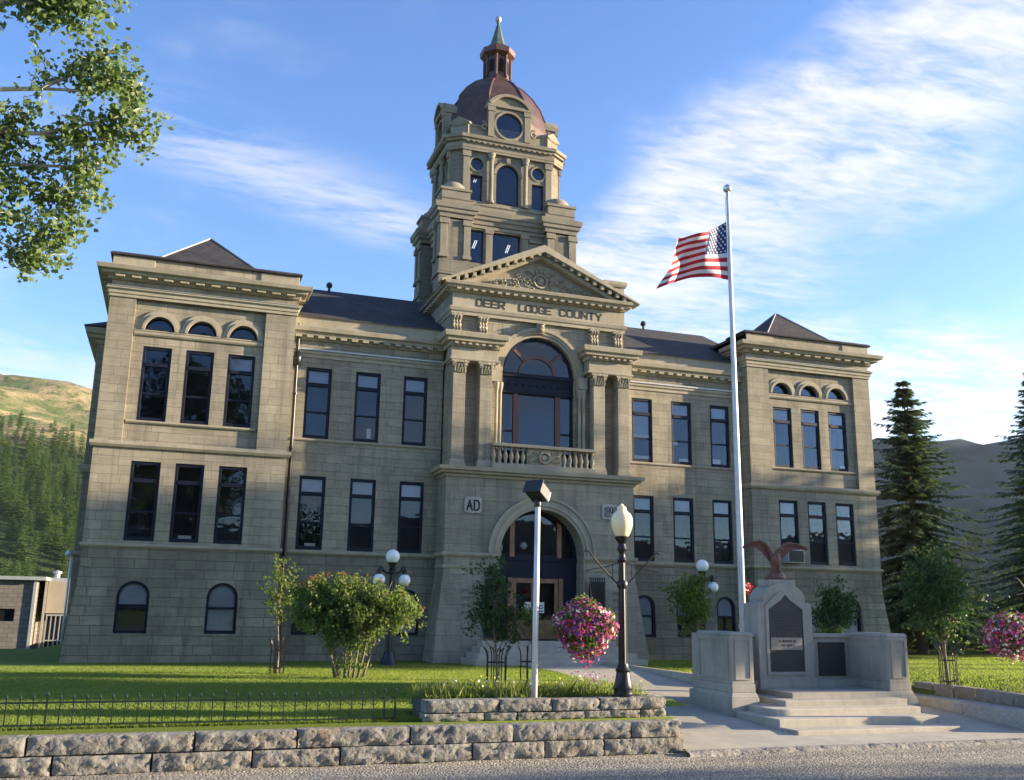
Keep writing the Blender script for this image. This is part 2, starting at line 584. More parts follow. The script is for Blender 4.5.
# ------------------------------------------------------------------ mesh helpers
class MB:
    def __init__(s, M=None):
        s.v, s.f, s.mi, s.M = [], [], [], M

    def add(s, vs_, fs, mat=0):
        o = len(s.v)
        if s.M is not None:
            vs_ = [tuple(s.M @ Vector(p)) for p in vs_]
        s.v.extend([tuple(p) for p in vs_])
        for f in fs:
            s.f.append(tuple(i + o for i in f))
            s.mi.append(mat)
        return s

    def box(s, x0, x1, y0, y1, z0, z1, mat=0):
        v = [(x0, y0, z0), (x1, y0, z0), (x1, y1, z0), (x0, y1, z0), (x0, y0, z1), (x1, y0, z1), (x1, y1, z1), (x0, y1, z1)]
        return s.add(v, [(0, 3, 2, 1), (4, 5, 6, 7), (0, 1, 5, 4), (1, 2, 6, 5), (2, 3, 7, 6), (3, 0, 4, 7)], mat)

    def frustum(s, b, t, z0, z1, mat=0):
        """b, t: (x0,x1,y0,y1) rectangles at z0 and z1"""
        v = [(b[0], b[2], z0), (b[1], b[2], z0), (b[1], b[3], z0), (b[0], b[3], z0),
             (t[0], t[2], z1), (t[1], t[2], z1), (t[1], t[3], z1), (t[0], t[3], z1)]
        return s.add(v, [(0, 3, 2, 1), (4, 5, 6, 7), (0, 1, 5, 4), (1, 2, 6, 5), (2, 3, 7, 6), (3, 0, 4, 7)], mat)

    def lathe(s, prof, c=(0, 0, 0), n=16, mat=0, cap=True, rot=0.):
        vs_, fs = [], []
        for r, z in prof:
            for k in range(n):
                a = 2 * PI * k / n + rot
                vs_.append((c[0] + r * math.cos(a), c[1] + r * math.sin(a), c[2] + z))
        for i in range(len(prof) - 1):
            for k in range(n):
                k2 = (k + 1) % n
                fs.append((i * n + k, i * n + k2, (i + 1) * n + k2, (i + 1) * n + k))
        if cap:
            fs.append(tuple(range(n - 1, -1, -1)))
            fs.append(tuple((len(prof) - 1) * n + k for k in range(n)))
        return s.add(vs_, fs, mat)

    def tube(s, pts, rad, n=8, mat=0, cap=True):
        pts = [Vector(p) for p in pts]
        if isinstance(rad, (int, float)):
            rad = [rad] * len(pts)
        vs_, fs = [], []
        ref = Vector((0, 0, 1))
        for i, p in enumerate(pts):
            d = (pts[min(i + 1, len(pts) - 1)] - pts[max(i - 1, 0)])
            d = d.normalized() if d.length > 1e-9 else Vector((0, 0, 1))
            rr = ref if abs(d.dot(ref)) < .95 else Vector((1, 0, 0))
            a = d.cross(rr).normalized()
            b = d.cross(a).normalized()
            for k in range(n):
                t = 2 * PI * k / n
                vs_.append(p + (a * math.cos(t) + b * math.sin(t)) * rad[i])
        for i in range(len(pts) - 1):
            for k in range(n):
                k2 = (k + 1) % n
                fs.append((i * n + k, i * n + k2, (i + 1) * n + k2, (i + 1) * n + k))
        if cap:
            fs.append(tuple(range(n - 1, -1, -1)))
            fs.append(tuple((len(pts) - 1) * n + k for k in range(n)))
        return s.add(vs_, fs, mat)

    def prism(s, poly, y0, y1, mat=0):
        """polygon in XZ pushed from y0 (front) to y1"""
        n = len(poly)
        vs_ = [(x, y0, z) for x, z in poly] + [(x, y1, z) for x, z in poly]
        fs = [tuple(range(n)), tuple(range(2 * n - 1, n - 1, -1))]
        fs += [(i, i + n, (i + 1) % n + n, (i + 1) % n) for i in range(n)]
        return s.add(vs_, fs, mat)

    def ring(s, cx, cz, r0, r1, a0, a1, y0, y1, n=20, mat=0):
        """arch ring (archivolt) in XZ"""
        vs_, fs = [], []
        for i in range(n + 1):
            a = a0 + (a1 - a0) * i / n
            c, q = math.cos(a), math.sin(a)
            for r in (r0, r1):
                for y in (y0, y1):
                    vs_.append((cx + r * c, y, cz + r * q))
        for i in range(n):
            o, p = i * 4, i * 4 + 4
            fs += [(o, p, p + 2, o + 2), (o + 1, o + 3, p + 3, p + 1), (o, o + 1, p + 1, p), (o + 2, p + 2, p + 3, o + 3)]
        if abs(abs(a1 - a0) - 2 * PI) > 1e-3:
            fs += [(0, 2, 3, 1), (n * 4, n * 4 + 1, n * 4 + 3, n * 4 + 2)]
        return s.add(vs_, fs, mat)

    def disc(s, cx, cz, r, a0, a1, y0, y1, n=20, mat=0):
        p = [(cx + r * math.cos(a0 + (a1 - a0) * i / n), cz + r * math.sin(a0 + (a1 - a0) * i / n)) for i in range(n + 1)]
        if abs(abs(a1 - a0) - 2 * PI) < 1e-3:
            p = p[:-1]
        return s.prism(p, y0, y1, mat)

    def sweep(s, path, prof, closed=False, mat=0):
        """sweep an (out, z) profile along an XY path; outward is to the right of travel; mitred"""
        n = len(path)
        vs_, fs = [], []
        P = [Vector((p[0], p[1])) for p in path]
        for i in range(n):
            def nrm(a, b):
                d = (b - a).normalized()
                return Vector((d.y, -d.x))
            if closed:
                n1, n2 = nrm(P[i - 1], P[i]), nrm(P[i], P[(i + 1) % n])
            else:
                n1 = nrm(P[i - 1], P[i]) if i > 0 else nrm(P[0], P[1])
                n2 = nrm(P[i], P[i + 1]) if i < n - 1 else n1
            m = n1 + n2
            m = m / max(m.dot(n1), .2)
            for o, z in prof:
                vs_.append((P[i].x + m.x * o, P[i].y + m.y * o, z))
        k = len(prof)
        for i in range(n if closed else n - 1):
            j = (i + 1) % n
            for q in range(k):
                q2 = (q + 1) % k
                fs.append((i * k + q, j * k + q, j * k + q2, i * k + q2))
        if not closed:
            fs.append(tuple(range(k)))
            fs.append(tuple((n - 1) * k + q for q in range(k - 1, -1, -1)))
        return s.add(vs_, fs, mat)

    def dentils(s, p0, p1, out, z0, z1, w, gap, depth, mat=0):
        a, b = Vector(p0), Vector(p1)
        d = b - a
        L = d.length
        d.normalize()
        nn = Vector((d.y, -d.x))
        c = int(L / (w + gap))
        if c < 1:
            return s
        st = L / c
        for i in range(c):
            q = a + d * (i + .5) * st
            q0, q1 = q - d * w / 2, q + d * w / 2
            e = nn * out
            g = nn * (out + depth)
            v = []
            for z in (z0, z1):
                for t in (q0 + e, q1 + e, q1 + g, q0 + g):
                    v.append((t.x, t.y, z))
            s.add(v, [(0, 1, 2, 3), (7, 6, 5, 4), (0, 4, 5, 1), (1, 5, 6, 2), (2, 6, 7, 3), (3, 7, 4, 0)], mat)
        return s

    def wall(s, x0, x1, z0, z1, Y, holes=(), depth=.22, batter=None, mat=0, rmat=None, xf=None):
        """front skin facing -Y with real openings. holes: (x0,x1,z0,z1,kind) kind rect|arch|round|lun
        batter: (hinge_z, base_z, out)"""
        rmat = mat if rmat is None else rmat

        def yy(z):
            if not batter or z >= batter[0]:
                return Y
            return Y - batter[2] * (batter[0] - z) / (batter[0] - batter[1])
        xs = sorted({x0, x1, *[h[0] for h in holes], *[h[1] for h in holes]})
        zs = sorted({z0, z1, *[h[2] for h in holes], *[h[3] for h in holes]} | ({batter[0]} if batter else set()))
        zs = [z for z in zs if z0 <= z <= z1]
        for a, b in zip(xs, xs[1:]):
            for c, d in zip(zs, zs[1:]):
                mx, mz = (a + b) / 2, (c + d) / 2
                if any(h[0] < mx < h[1] and h[2] < mz < h[3] for h in holes):
                    continue
                s.add([(a, yy(c), c), (b, yy(c), c), (b, yy(d), d), (a, yy(d), d)], [(0, 1, 2, 3)], mat)
        for h in holes:
            hx0, hx1, hz0, hz1, kind = h
            cx = (hx0 + hx1) / 2
            r = (hx1 - hx0) / 2
            n = 16
            if kind == 'rect':
                per = [(hx0, hz0), (hx1, hz0), (hx1, hz1), (hx0, hz1)]
            elif kind == 'round':
                cz = (hz0 + hz1) / 2
                arc = [(cx + r * math.cos(2 * PI * i / 24), cz + r * math.sin(2 * PI * i / 24)) for i in range(24)]
                per = arc
                for q, corner in enumerate(((hx1, hz1), (hx0, hz1), (hx0, hz0), (hx1, hz0))):
                    for i in range(6):
                        p, p2 = arc[q * 6 + i], arc[(q * 6 + i + 1) % 24]
                        s.add([(corner[0], yy(corner[1]), corner[1]), (p2[0], yy(p2[1]), p2[1]), (p[0], yy(p[1]), p[1])], [(0, 1, 2)], mat)
            else:
                ry = min(r, hz1 - hz0)
                sp = hz1 - ry
                arc = [(cx + r * math.cos(PI * i / n), sp + ry * math.sin(PI * i / n)) for i in range(n + 1)]
                per = [(hx0, hz0), (hx1, hz0)] + (arc if sp > hz0 + 1e-4 else arc[1:-1])
                for i in range(n):
                    corner = (hx1, hz1) if i < n // 2 else (hx0, hz1)
                    p, p2 = arc[i], arc[i + 1]
                    s.add([(corner[0], yy(corner[1]), corner[1]), (p2[0], yy(p2[1]), p2[1]), (p[0], yy(p[1]), p[1])], [(0, 1, 2)], mat)
            m = len(per)
            for i in range(m):
                p, q = per[i], per[(i + 1) % m]
                s.add([(p[0], yy(p[1]), p[1]), (p[0], Y + depth, p[1]), (q[0], Y + depth, q[1]), (q[0], yy(q[1]), q[1])], [(0, 1, 2, 3)], rmat)
        return s

    def build(s, name, mats, parent=None, smooth=False, bevel=0., loc=None, angle=None):
        if not isinstance(mats, (list, tuple)):
            mats = [mats]
        off = Vector((0, 0, 0))
        p = parent
        while p is not None:
            off += p.location
            p = p.parent
        if loc is not None:
            off += Vector(loc)
        me = bpy.data.meshes.new(name)
        me.from_pydata([(x - off.x, y - off.y, z - off.z) for x, y, z in s.v], [], s.f)
        for m in mats:
            me.materials.append(MT[m] if isinstance(m, str) else m)
        if len(mats) > 1:
            me.polygons.foreach_set('material_index', s.mi)
        if smooth:
            me.polygons.foreach_set('use_smooth', [True] * len(me.polygons))
            if angle:
                me.set_sharp_from_angle(angle=R(angle))
        me.update()
        o = bpy.data.objects.new(name, me)
        COL.objects.link(o)
        if parent is not None:
            o.parent = parent
        if loc is not None:
            o.location = loc
        if bevel:
            md = o.modifiers.new('bevel', 'BEVEL')
            md.width = bevel
            md.segments = 2
            md.limit_method = 'ANGLE'
            md.angle_limit = R(50)
        return o


def np_mesh(name, V, F, mats, parent=None, mi=None, smooth=False, loc=None):
    V = np.asarray(V, dtype=np.float32)
    F = np.asarray(F, dtype=np.int32)
    off = Vector((0, 0, 0))
    p = parent
    while p is not None:
        off += p.location
        p = p.parent
    if loc is not None:
        off += Vector(loc)
    V = V - np.array(off, dtype=np.float32)
    me = bpy.data.meshes.new(name)
    n, k = F.shape
    me.vertices.add(len(V))
    me.vertices.foreach_set('co', V.ravel())
    me.loops.add(n * k)
    me.loops.foreach_set('vertex_index', F.ravel())
    me.polygons.add(n)
    me.polygons.foreach_set('loop_start', np.arange(0, n * k, k, dtype=np.int32))
    if not isinstance(mats, (list, tuple)):
        mats = [mats]
    for m in mats:
        me.materials.append(MT[m] if isinstance(m, str) else m)
    if mi is not None:
        me.polygons.foreach_set('material_index', np.asarray(mi, dtype=np.int32))
    if smooth:
        me.polygons.foreach_set('use_smooth', np.ones(n, dtype=bool))
    me.update(calc_edges=True)
    o = bpy.data.objects.new(name, me)
    COL.objects.link(o)
    if parent is not None:
        o.parent = parent
    if loc is not None:
        o.location = loc
    return o


def tag(o, label=None, cat=None, group=None, kind=None):
    if label:
        o['label'] = label
    if cat:
        o['category'] = cat
    if group:
        o['group'] = group
    if kind:
        o['kind'] = kind
    return o


def thing(name, loc, label, cat, group=None):
    o = bpy.data.objects.new(name, None)
    o.empty_display_size = .3
    COL.objects.link(o)
    o.location = loc
    return tag(o, label, cat, group)


def dup(root, loc, rotz=None, scale=None, label=None, group=None):
    def cp(o, parent):
        c = o.copy()
        COL.objects.link(c)
        if parent is not None:
            c.parent = parent
        for ch in kids.get(o.name, []):
            cp(ch, c)
        return c
    kids = {}
    for o in COL.objects:
        if o.parent:
            kids.setdefault(o.parent.name, []).append(o)
    r = cp(root, None)
    r.location = loc
    if rotz is not None:
        r.rotation_euler = (0, 0, rotz)
    if scale is not None:
        r.scale = (scale,) * 3 if isinstance(scale, (int, float)) else scale
    if label:
        r['label'] = label
    if group:
        r['group'] = group
    return r


# ------------------------------------------------------------------ ground, road, walk
def ground_z(y):
    """the lawn falls a little from the courthouse to the street wall"""
    if y > -8:
        return .60
    return max(.5, .60 - .1 * (-8 - y) / 6.4)


def walk_z(y):
    if y > -5:
        return .612
    return .612 + (y + 5) * .0565


def make_ground():
    # one sheet to the horizon: street level in front of the wall line, lawn behind it
    ys = [-2500, -600, -200, -60, -15.02, -15.0, -14.62, -14.6, -11, -8, 0, 8, 15, 30, 40, 60, 200, 700, 2600]
    xs = [-2600, -600, -150, -60, -30, -17, -15.3, -14.5, -8, -3.05, -3.04, 5.55, 5.57, 12, 40, 90, 200, 600, 2600]
    V, F = [], []
    for y in ys:
        for x in xs:
            if y <= -14.62:
                z = -.03
            else:
                z = ground_z(y)
                if x <= -15 and 14 < y < 50:
                    z = -1.0
                if x > 5.3 and y < -14.5:
                    z = .41
                if -3.04 <= x <= 5.56 and y < -4.9:
                    z = min(z, walk_z(y) - .06)
            V.append((x, y, z))
    # finer rows through the dip the walk lies in
    n = len(xs)
    for j in range(len(ys) - 1):
        for i in range(n - 1):
            F.append((j * n + i, j * n + i + 1, (j + 1) * n + i + 1, (j + 1) * n + i))
    o = np_mesh('lawn_ground', V, F, 'turf')
    tag(o, kind='structure')
    # street
    nx, ny = 260, 90
    gx = np.linspace(-70, 90, nx)
    gy = np.concatenate([np.linspace(-60, -34, 12), np.linspace(-33, -14.7, ny - 12)])
    X, Y = np.meshgrid(gx, gy)
    Z = .0 + .015 * np.sin(X * 1.7) * np.sin(Y * 2.1) + RNG.normal(0, .006, X.shape) + np.clip((-15.25 - Y) * .01, 0, .12) 
    Z = np.where(Y > -15.3, np.minimum(Z, .012), Z)
    V = np.stack([X, Y, Z], -1).reshape(-1, 3)
    idx = np.arange(nx * ny).reshape(ny, nx)
    F = np.stack([idx[:-1, :-1], idx[:-1, 1:], idx[1:, 1:], idx[1:, :-1]], -1).reshape(-1, 4)
    tag(np_mesh('street', V, F, 'asphalt', smooth=True), kind='structure')
    # walk from the entrance steps to the street
    L = [(-1.3, -1.6), (-1.3, -5.0), (-1.35, -8), (-1.6, -11.6), (-2.6, -13.5), (-3.06, -14.6), (-3.06, -15.02)]
    Rr = [(1.3, -1.6), (1.3, -5.0), (1.35, -8), (5.0, -9.3), (5.05, -12.4), (4.75, -14.6), (30, -15.02)]
    mb = MB()
    for i in range(len(L) - 1):
        a, b, c, d = L[i], Rr[i], Rr[i + 1], L[i + 1]
        mb.add([(a[0], a[1], walk_z(a[1])), (b[0], b[1], walk_z(b[1])), (c[0], c[1], walk_z(c[1])), (d[0], d[1], walk_z(d[1]))], [(3, 2, 1, 0)])
    tag(mb.build('concrete_walk', 'walk'), kind='structure')
    # kerb line along the street, worn and lumpy
    V, F = [], []
    xs = np.arange(-3.2, 60, .10)
    n = len(xs)
    for k, (dy, z) in enumerate(((-15.32, -.04), (-15.28, .03), (-15.16, .055), (-15.0, .056))):
        jj = RNG.normal(0, .022 if k in (1, 2) else .01, n)
        V.append(np.stack([xs, dy + jj, z + RNG.normal(0, .014, n) * (k in (1, 2))], -1))
    V = np.concatenate(V)
    for k in range(3):
        for i in range(n - 1):
            F.append((k * n + i, k * n + i + 1, (k + 1) * n + i + 1, (k + 1) * n + i))
    tag(np_mesh('street_kerb', V, F, 'kerb'), kind='structure')


make_ground()


# ------------------------------------------------------------------ hills
def hill(name, x0, x1, y0, y1, h, mat, n=70):
    gx, gy = np.linspace(x0, x1, n), np.linspace(y0, y1, n)
    X, Y = np.meshgrid(gx, gy)
    Z = h(X, Y)
    for f, a in ((.006, 7), (.017, 3.0), (.05, 1.0)):
        Z = Z + a * np.sin(X * f * 6.1 + 1.3) * np.cos(Y * f * 5.3 + .4) * np.clip(Z / 40, 0, 1)
    V = np.stack([X, Y, Z], -1).reshape(-1, 3)
    idx = np.arange(n * n).reshape(n, n)
    F = np.stack([idx[:-1, :-1], idx[:-1, 1:], idx[1:, 1:], idx[1:, :-1]], -1).reshape(-1, 4)
    o = np_mesh(name, V, F, mat, smooth=True)
    return tag(o, kind='structure')


def hl(X, Y):
    return -6 + np.clip((Y - 210), 0, None) ** 1.0 * .30 * np.clip(1 - (X + 60) * .0013, .55, 1.3) * (1 / (1 + np.exp(-(Y - 230) / 25)))


def hl2(X, Y):
    z = hl(X, Y)
    cap = 160 - (X + 160) * .11
    return np.where(z > cap, cap + (z - cap) * .12, z)


def hr(X, Y):
    d = (X * .72 + Y * .69)
    z = -6 + np.clip(d - 330, 0, None) * .36
    cap = 118 + (X - Y) * .055
    return np.where(z > cap, cap + (z - cap) * .1, z)


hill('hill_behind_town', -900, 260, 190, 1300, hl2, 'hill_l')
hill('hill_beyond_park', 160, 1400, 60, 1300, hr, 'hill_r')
hill('added_south_hill', -900, 500, -1100, -120, lambda X, Y: -4 + np.clip(-170 - Y, 0, 130) * .26, 'hill_r', 50)  # unseen behind the camera, added to cut horizon glow in the window glass

# ------------------------------------------------------------------ the courthouse
CH = thing('courthouse', (0, 7.0, .6), 'pale sandstone courthouse with domed clock tower, pedimented entrance and two projecting wings', 'building')
WX = [(12.5, 11.69), (11.285, 10.48), (10.07, 9.265)]      # wing window columns (outer, inner) from the axis
BX = [(7.655, 6.85), (6.085, 5.27), (4.515, 3.71)]         # bay window columns
BW = [(12.52, 11.65), (10.12, 9.25)]                       # wing basement windows
BB = [(7.63, 6.88), (6.06, 5.31), (4.49, 3.74)]            # bay basement windows


def span(s, a, b):
    return (min(s * a, s * b), max(s * a, s * b))


def sash_window(x0, x1, z0, z1, Y, parent=CH, transom=.76, rail=.37, blind=0, papers=(), fw=.085, name='window', room=True, label=None):
    """timber sash window: frame, glass pane, and a blind or papers where the photo shows them"""
    mb = MB()
    y0, y1 = Y, Y + .09
    mb.box(x0, x0 + fw, y0, y1, z0, z1)
    mb.box(x1 - fw, x1, y0, y1, z0, z1)
    mb.box(x0 + fw, x1 - fw, y0, y1, z1 - fw * 1.1, z1)
    mb.box(x0 + fw, x1 - fw, y0, y1, z0, z0 + fw * 1.3)
    H = z1 - z0
    if transom:
        zt = z0 + H * transom
        mb.box(x0 + fw, x1 - fw, y0 - .015, y1, zt - .06, zt + .055)
    if rail:
        zr = z0 + H * rail
        mb.box(x0 + fw, x1 - fw, y0 + .02, y1, zr - .028, zr + .028)
    w = mb.build(name, 'frame', parent, bevel=.008)
    if label:
        w['label'] = label
    MB().box(x0 + fw * .6, x1 - fw * .6, Y + .05, Y + .056, z0 + fw, z1 - fw).build('pane', 'glass', w)
    if room:
        r = MB()
        r.add([(x0, Y + .55, z0), (x1, Y + .55, z0), (x1, Y + .55, z1), (x0, Y + .55, z1)], [(0, 1, 2, 3)])
        r.add([(x0, Y + .08, z0), (x0, Y + .55, z0), (x0, Y + .55, z1), (x0, Y + .08, z1)], [(0, 1, 2, 3)])
        r.add([(x1, Y + .08, z0), (x1, Y + .55, z0), (x1, Y + .55, z1), (x1, Y + .08, z1)], [(3, 2, 1, 0)])
        r.add([(x0, Y + .08, z1), (x1, Y + .08, z1), (x1, Y + .55, z1), (x0, Y + .55, z1)], [(0, 1, 2, 3)])
        r.add([(x0, Y + .08, z0), (x1, Y + .08, z0), (x1, Y + .55, z0), (x0, Y + .55, z0)], [(3, 2, 1, 0)])
        r.build('room', 'room', w)
    if blind:
        zt = z0 + H * (1 - blind)
        b = MB().box(x0 + fw, x1 - fw, Y + .10, Y + .112, zt, z1 - fw)
        b.build('blind', 'blind', w)
    for i, (a, b_, c, d) in enumerate(papers):
        MB().box(x0 + (x1 - x0) * a, x0 + (x1 - x0) * b_, Y + .06, Y + .064, z0 + H * c, z0 + H * d).build('paper_notice', 'paper', w)
    return w


def arch_window(cx, r, z0, zs, Y, parent=CH, name='arched_window', rail=.5, fw=.075, blind=0, ry=None):
    mb = MB()
    y0, y1 = Y, Y + .09
    x0, x1 = cx - r, cx + r
    if zs > z0 + .01:
        mb.box(x0, x0 + fw, y0, y1, z0, zs)
        mb.box(x1 - fw, x1, y0, y1, z0, zs)
    mb.box(x0 + fw, x1 - fw, y0, y1, z0, z0 + fw * 1.2)
    mb.ring(cx, zs, r - fw, r, 0, PI, y0, y1, 18)
    if rail:
        zr = z0 + (zs + r - z0) * rail
        mb.box(x0 + fw, x1 - fw, y0 + .015, y1, zr - .035, zr + .035)
    w = mb.build(name, 'frame', parent)
    g = [(x0 + fw * .6, z0 + fw), (x1 - fw * .6, z0 + fw)] + [(cx + (r - fw * .6) * math.cos(PI * i / 16), zs + (r - fw * .6) * math.sin(PI * i / 16)) for i in range(17)]
    MB().prism(g, Y + .05, Y + .056).build('pane', 'glass', w)
    rm = MB()
    rm.prism([(x0, z0), (x1, z0)] + [(cx + r * math.cos(PI * i / 12), zs + r * math.sin(PI * i / 12)) for i in range(13)], Y + .5, Y + .52)
    rm.build('room', 'room', w)
    if blind:
        zt = z0 + (zs + r - z0) * (1 - blind)
        g = [(x0 + fw, max(zt, z0)), (x1 - fw, max(zt, z0))] + [(cx + (r - fw) * math.cos(PI * i / 16), zs + (r - fw) * math.sin(PI * i / 16)) for i in range(17)]
        MB().prism(g, Y + .10, Y + .112).build('blind', 'blind', w)
    return w


ledge = lambda z0, z1, o: [(0.0, z0), (o * .55, z0), (o, z0 + (z1 - z0) * .45), (o, z1), (0.0, z1 + .012)]


def cornice_prof(z0, z1, o):
    h = z1 - z0
    return [(0., z0), (o * .18, z0), (o * .25, z0 + h * .25), (o * .62, z0 + h * .34), (o * .66, z0 + h * .55), (o * .92, z0 + h * .62),
            (o, z0 + h * .95), (o, z1), (0., z1 + .03)]


def wing(s):
    X0, X1 = span(s, 8.15, 13.55)
    # --- walls
    mb = MB()
    holes = [(*span(s, a, b), 1.37, 2.80, 'arch') for a, b in BW]
    mb.wall(X0, X1, .5, 3.70, 0, holes, .24, (2.95, .5, .24))
    for xe, sg in ((X0, -1), (X1, 1)):      # battered sides
        out = .24 if sg * s > 0 else .10
        v = [(xe + sg * out, -.24, .5), (xe + sg * out, 7, .5), (xe, 7, 2.95), (xe, 0, 2.95), (xe, 7, 3.7), (xe, 0, 3.7)]
        mb.add(v, [(0, 1, 2, 3), (3, 2, 4, 5)] if sg > 0 else [(3, 2, 1, 0), (5, 4, 2, 3)])
        mb.add([(xe, 0, 2.95), (xe, -.24, .5), (xe + sg * out, -.24, .5)], [(0, 1, 2)])
    mb.build('basement_wall', 'rock', CH)
    mb = MB()
    holes = [(*span(s, a, b), 3.91, 6.18, 'rect') for a, b in WX]
    mb.wall(X0, X1, 3.70, 6.60, 0, holes, .22)
    # upper storey: two flat piers with the window panel set back between them
    p0, p1 = span(s, 9.05, 12.82)
    for a, b in ((X0, p0), (p1, X1)):
        mb.wall(a, b, 6.60, 11.10, 0, (), .1)
    mb.add([(p0, 0, 6.6), (p0, .13, 6.6), (p0, .13, 11.1), (p0, 0, 11.1)], [(0, 1, 2, 3)])
    mb.add([(p1, 0, 6.6), (p1, .13, 6.6), (p1, .13, 11.1), (p1, 0, 11.1)], [(3, 2, 1, 0)])
    holes = [(*span(s, a, b), 7.39, 9.63, 'rect') for a, b in WX]
    holes += [((a + b) / 2 * s - .42, (a + b) / 2 * s + .42, 10.13, 10.55, 'lun') for a, b in WX]
    mb.wall(p0, p1, 6.60, 11.1, .13, holes, .16)
    for xe, sg in ((X0, -1), (X1, 1)):
        v = [(xe, 0, 3.7), (xe, 8, 3.7), (xe, 8, 12.3), (xe, 0, 12.3)]
        mb.add(v, [(0, 1, 2, 3) if sg > 0 else (3, 2, 1, 0)])
    mb.wall(X0, X1, 11.1, 12.3, 0, (), .1)
    mb.build('wing_wall', 'ashlar', CH)
    # --- mouldings
    path = [(X0, 1.2), (X0, 0), (X1, 0), (X1, 6)] if s > 0 else [(X0, 6), (X0, 0), (X1, 0), (X1, 1.2)]
    mb = MB()
    mb.sweep(path, ledge(3.72, 3.82, .07))
    mb.build('sill_course', 'trim', CH, bevel=.012)
    MB().sweep(path, ledge(6.54, 6.72, .12)).build('string_course', 'trim', CH, bevel=.012)
    MB().sweep([(p0 + .04, .13), (p1 - .04, .13)], ledge(7.29, 7.38, .08)).build('window_sill', 'trim', CH, bevel=.01)
    mb = MB()
    mb.sweep([(p0 + .02, .13), (p1 - .02, .13)], ledge(9.93, 10.05, .08))
    mb.sweep([(p0 + .02, .13), (p1 - .02, .13)], ledge(10.06, 10.12, .05))
    mb.build('lunette_sill', 'trim', CH, bevel=.01)
    for a, b in WX:
        c = (a + b) / 2 * s
        mb = MB()
        mb.ring(c, 10.13, .42, .50, 0, PI, .045, .129, 20)
        mb.ring(c, 10.13, .50, .61, 0, PI, .085, .129, 20)
        mb.build('lunette_archivolt', 'trim', CH)
    mb = MB()
    mb.sweep(path, [(0., 11.02), (.04, 11.02), (.04, 11.12), (.07, 11.12), (.07, 11.21), (.13, 11.26), (.13, 11.30), (0., 11.33)])
    mb.build('architrave', 'trim', CH, bevel=.012)
    mb = MB()
    mb.sweep(path, [(0., 11.331), (.10, 11.331), (.10, 11.345), (0., 11.37)])
    mb.build('flashing', 'flashing', CH)
    mb = MB()
    mb.sweep(path, cornice_prof(11.54, 11.90, .44))
    for a, b in zip(path, path[1:]):
        mb.dentils(a, b, .10, 11.575, 11.635, .26, .17, .17)
    # parapet, blocks over the piers
    pp = .035
    for a, b in ((X0 - (pp if s < 0 else 0), X0 + 1.15), (X1 - 1.15, X1 + pp)):
        mb.box(a, b, -pp, 6, 11.92, 12.29)
    mb.build('cornice', 'trim', CH, bevel=.012)
    MB().sweep(path, [(-.5, 12.295), (.10, 12.295), (.12, 12.34), (.06, 12.40), (-.5, 12.42)]).build('coping', 'roof', CH)
    # --- roof: flat deck with a low pyramid behind the parapet
    cx = 10.86 * s
    mb = MB()
    mb.add([(X0, 0, 12.36), (X1, 0, 12.36), (X1, 8, 12.36), (X0, 8, 12.36)], [(0, 1, 2, 3)])
    b = [(cx - 1.62, .30, 12.37), (cx + 1.62, .30, 12.37), (cx + 1.62, 3.55, 12.37), (cx - 1.62, 3.55, 12.37), (cx, 1.93, 13.90)]
    mb.add(b, [(0, 1, 4), (1, 2, 4), (2, 3, 4), (3, 0, 4)])
    rf = mb.build('wing_roof', 'roof', CH)
    mb = MB()
    for q in b[:4]:
        mb.tube([q, (b[4][0], b[4][1], b[4][2] + .02)], .026, 6)
    mb.build('hip_flashing', 'flashing', rf)
    # --- windows
    k = 0
    for a, b in WX:
        x0, x1 = span(s, a, b)
        lit = .25 if (s > 0 or k == 2) else .0
        sash_window(x0, x1, 7.39, 9.63, .13 + .035, blind=[.26, .26, .24][k] if s > 0 else (.24 if k == 2 else 0),
                    papers=[(.62, .92, .02, .10)] if (s > 0 and k == 0) else ())
        sash_window(x0, x1, 3.91, 6.18, .045, blind=.24 if (s > 0 and k == 2) else 0, papers=[(.3, .75, .03, .09)] if s < 0 and k == 1 else ())
        arch_window((x0 + x1) / 2, .42, 10.13, 10.13, .24, name='lunette_window', rail=0, fw=.05)
        k += 1
    for i, (a, b) in enumerate(BW):
        x0, x1 = span(s, a, b)
        arch_window((x0 + x1) / 2, (x1 - x0) / 2, 1.37, 2.80 - (x1 - x0) / 2, .02, blind=.97 if (i == 1 or s > 0) else .45)


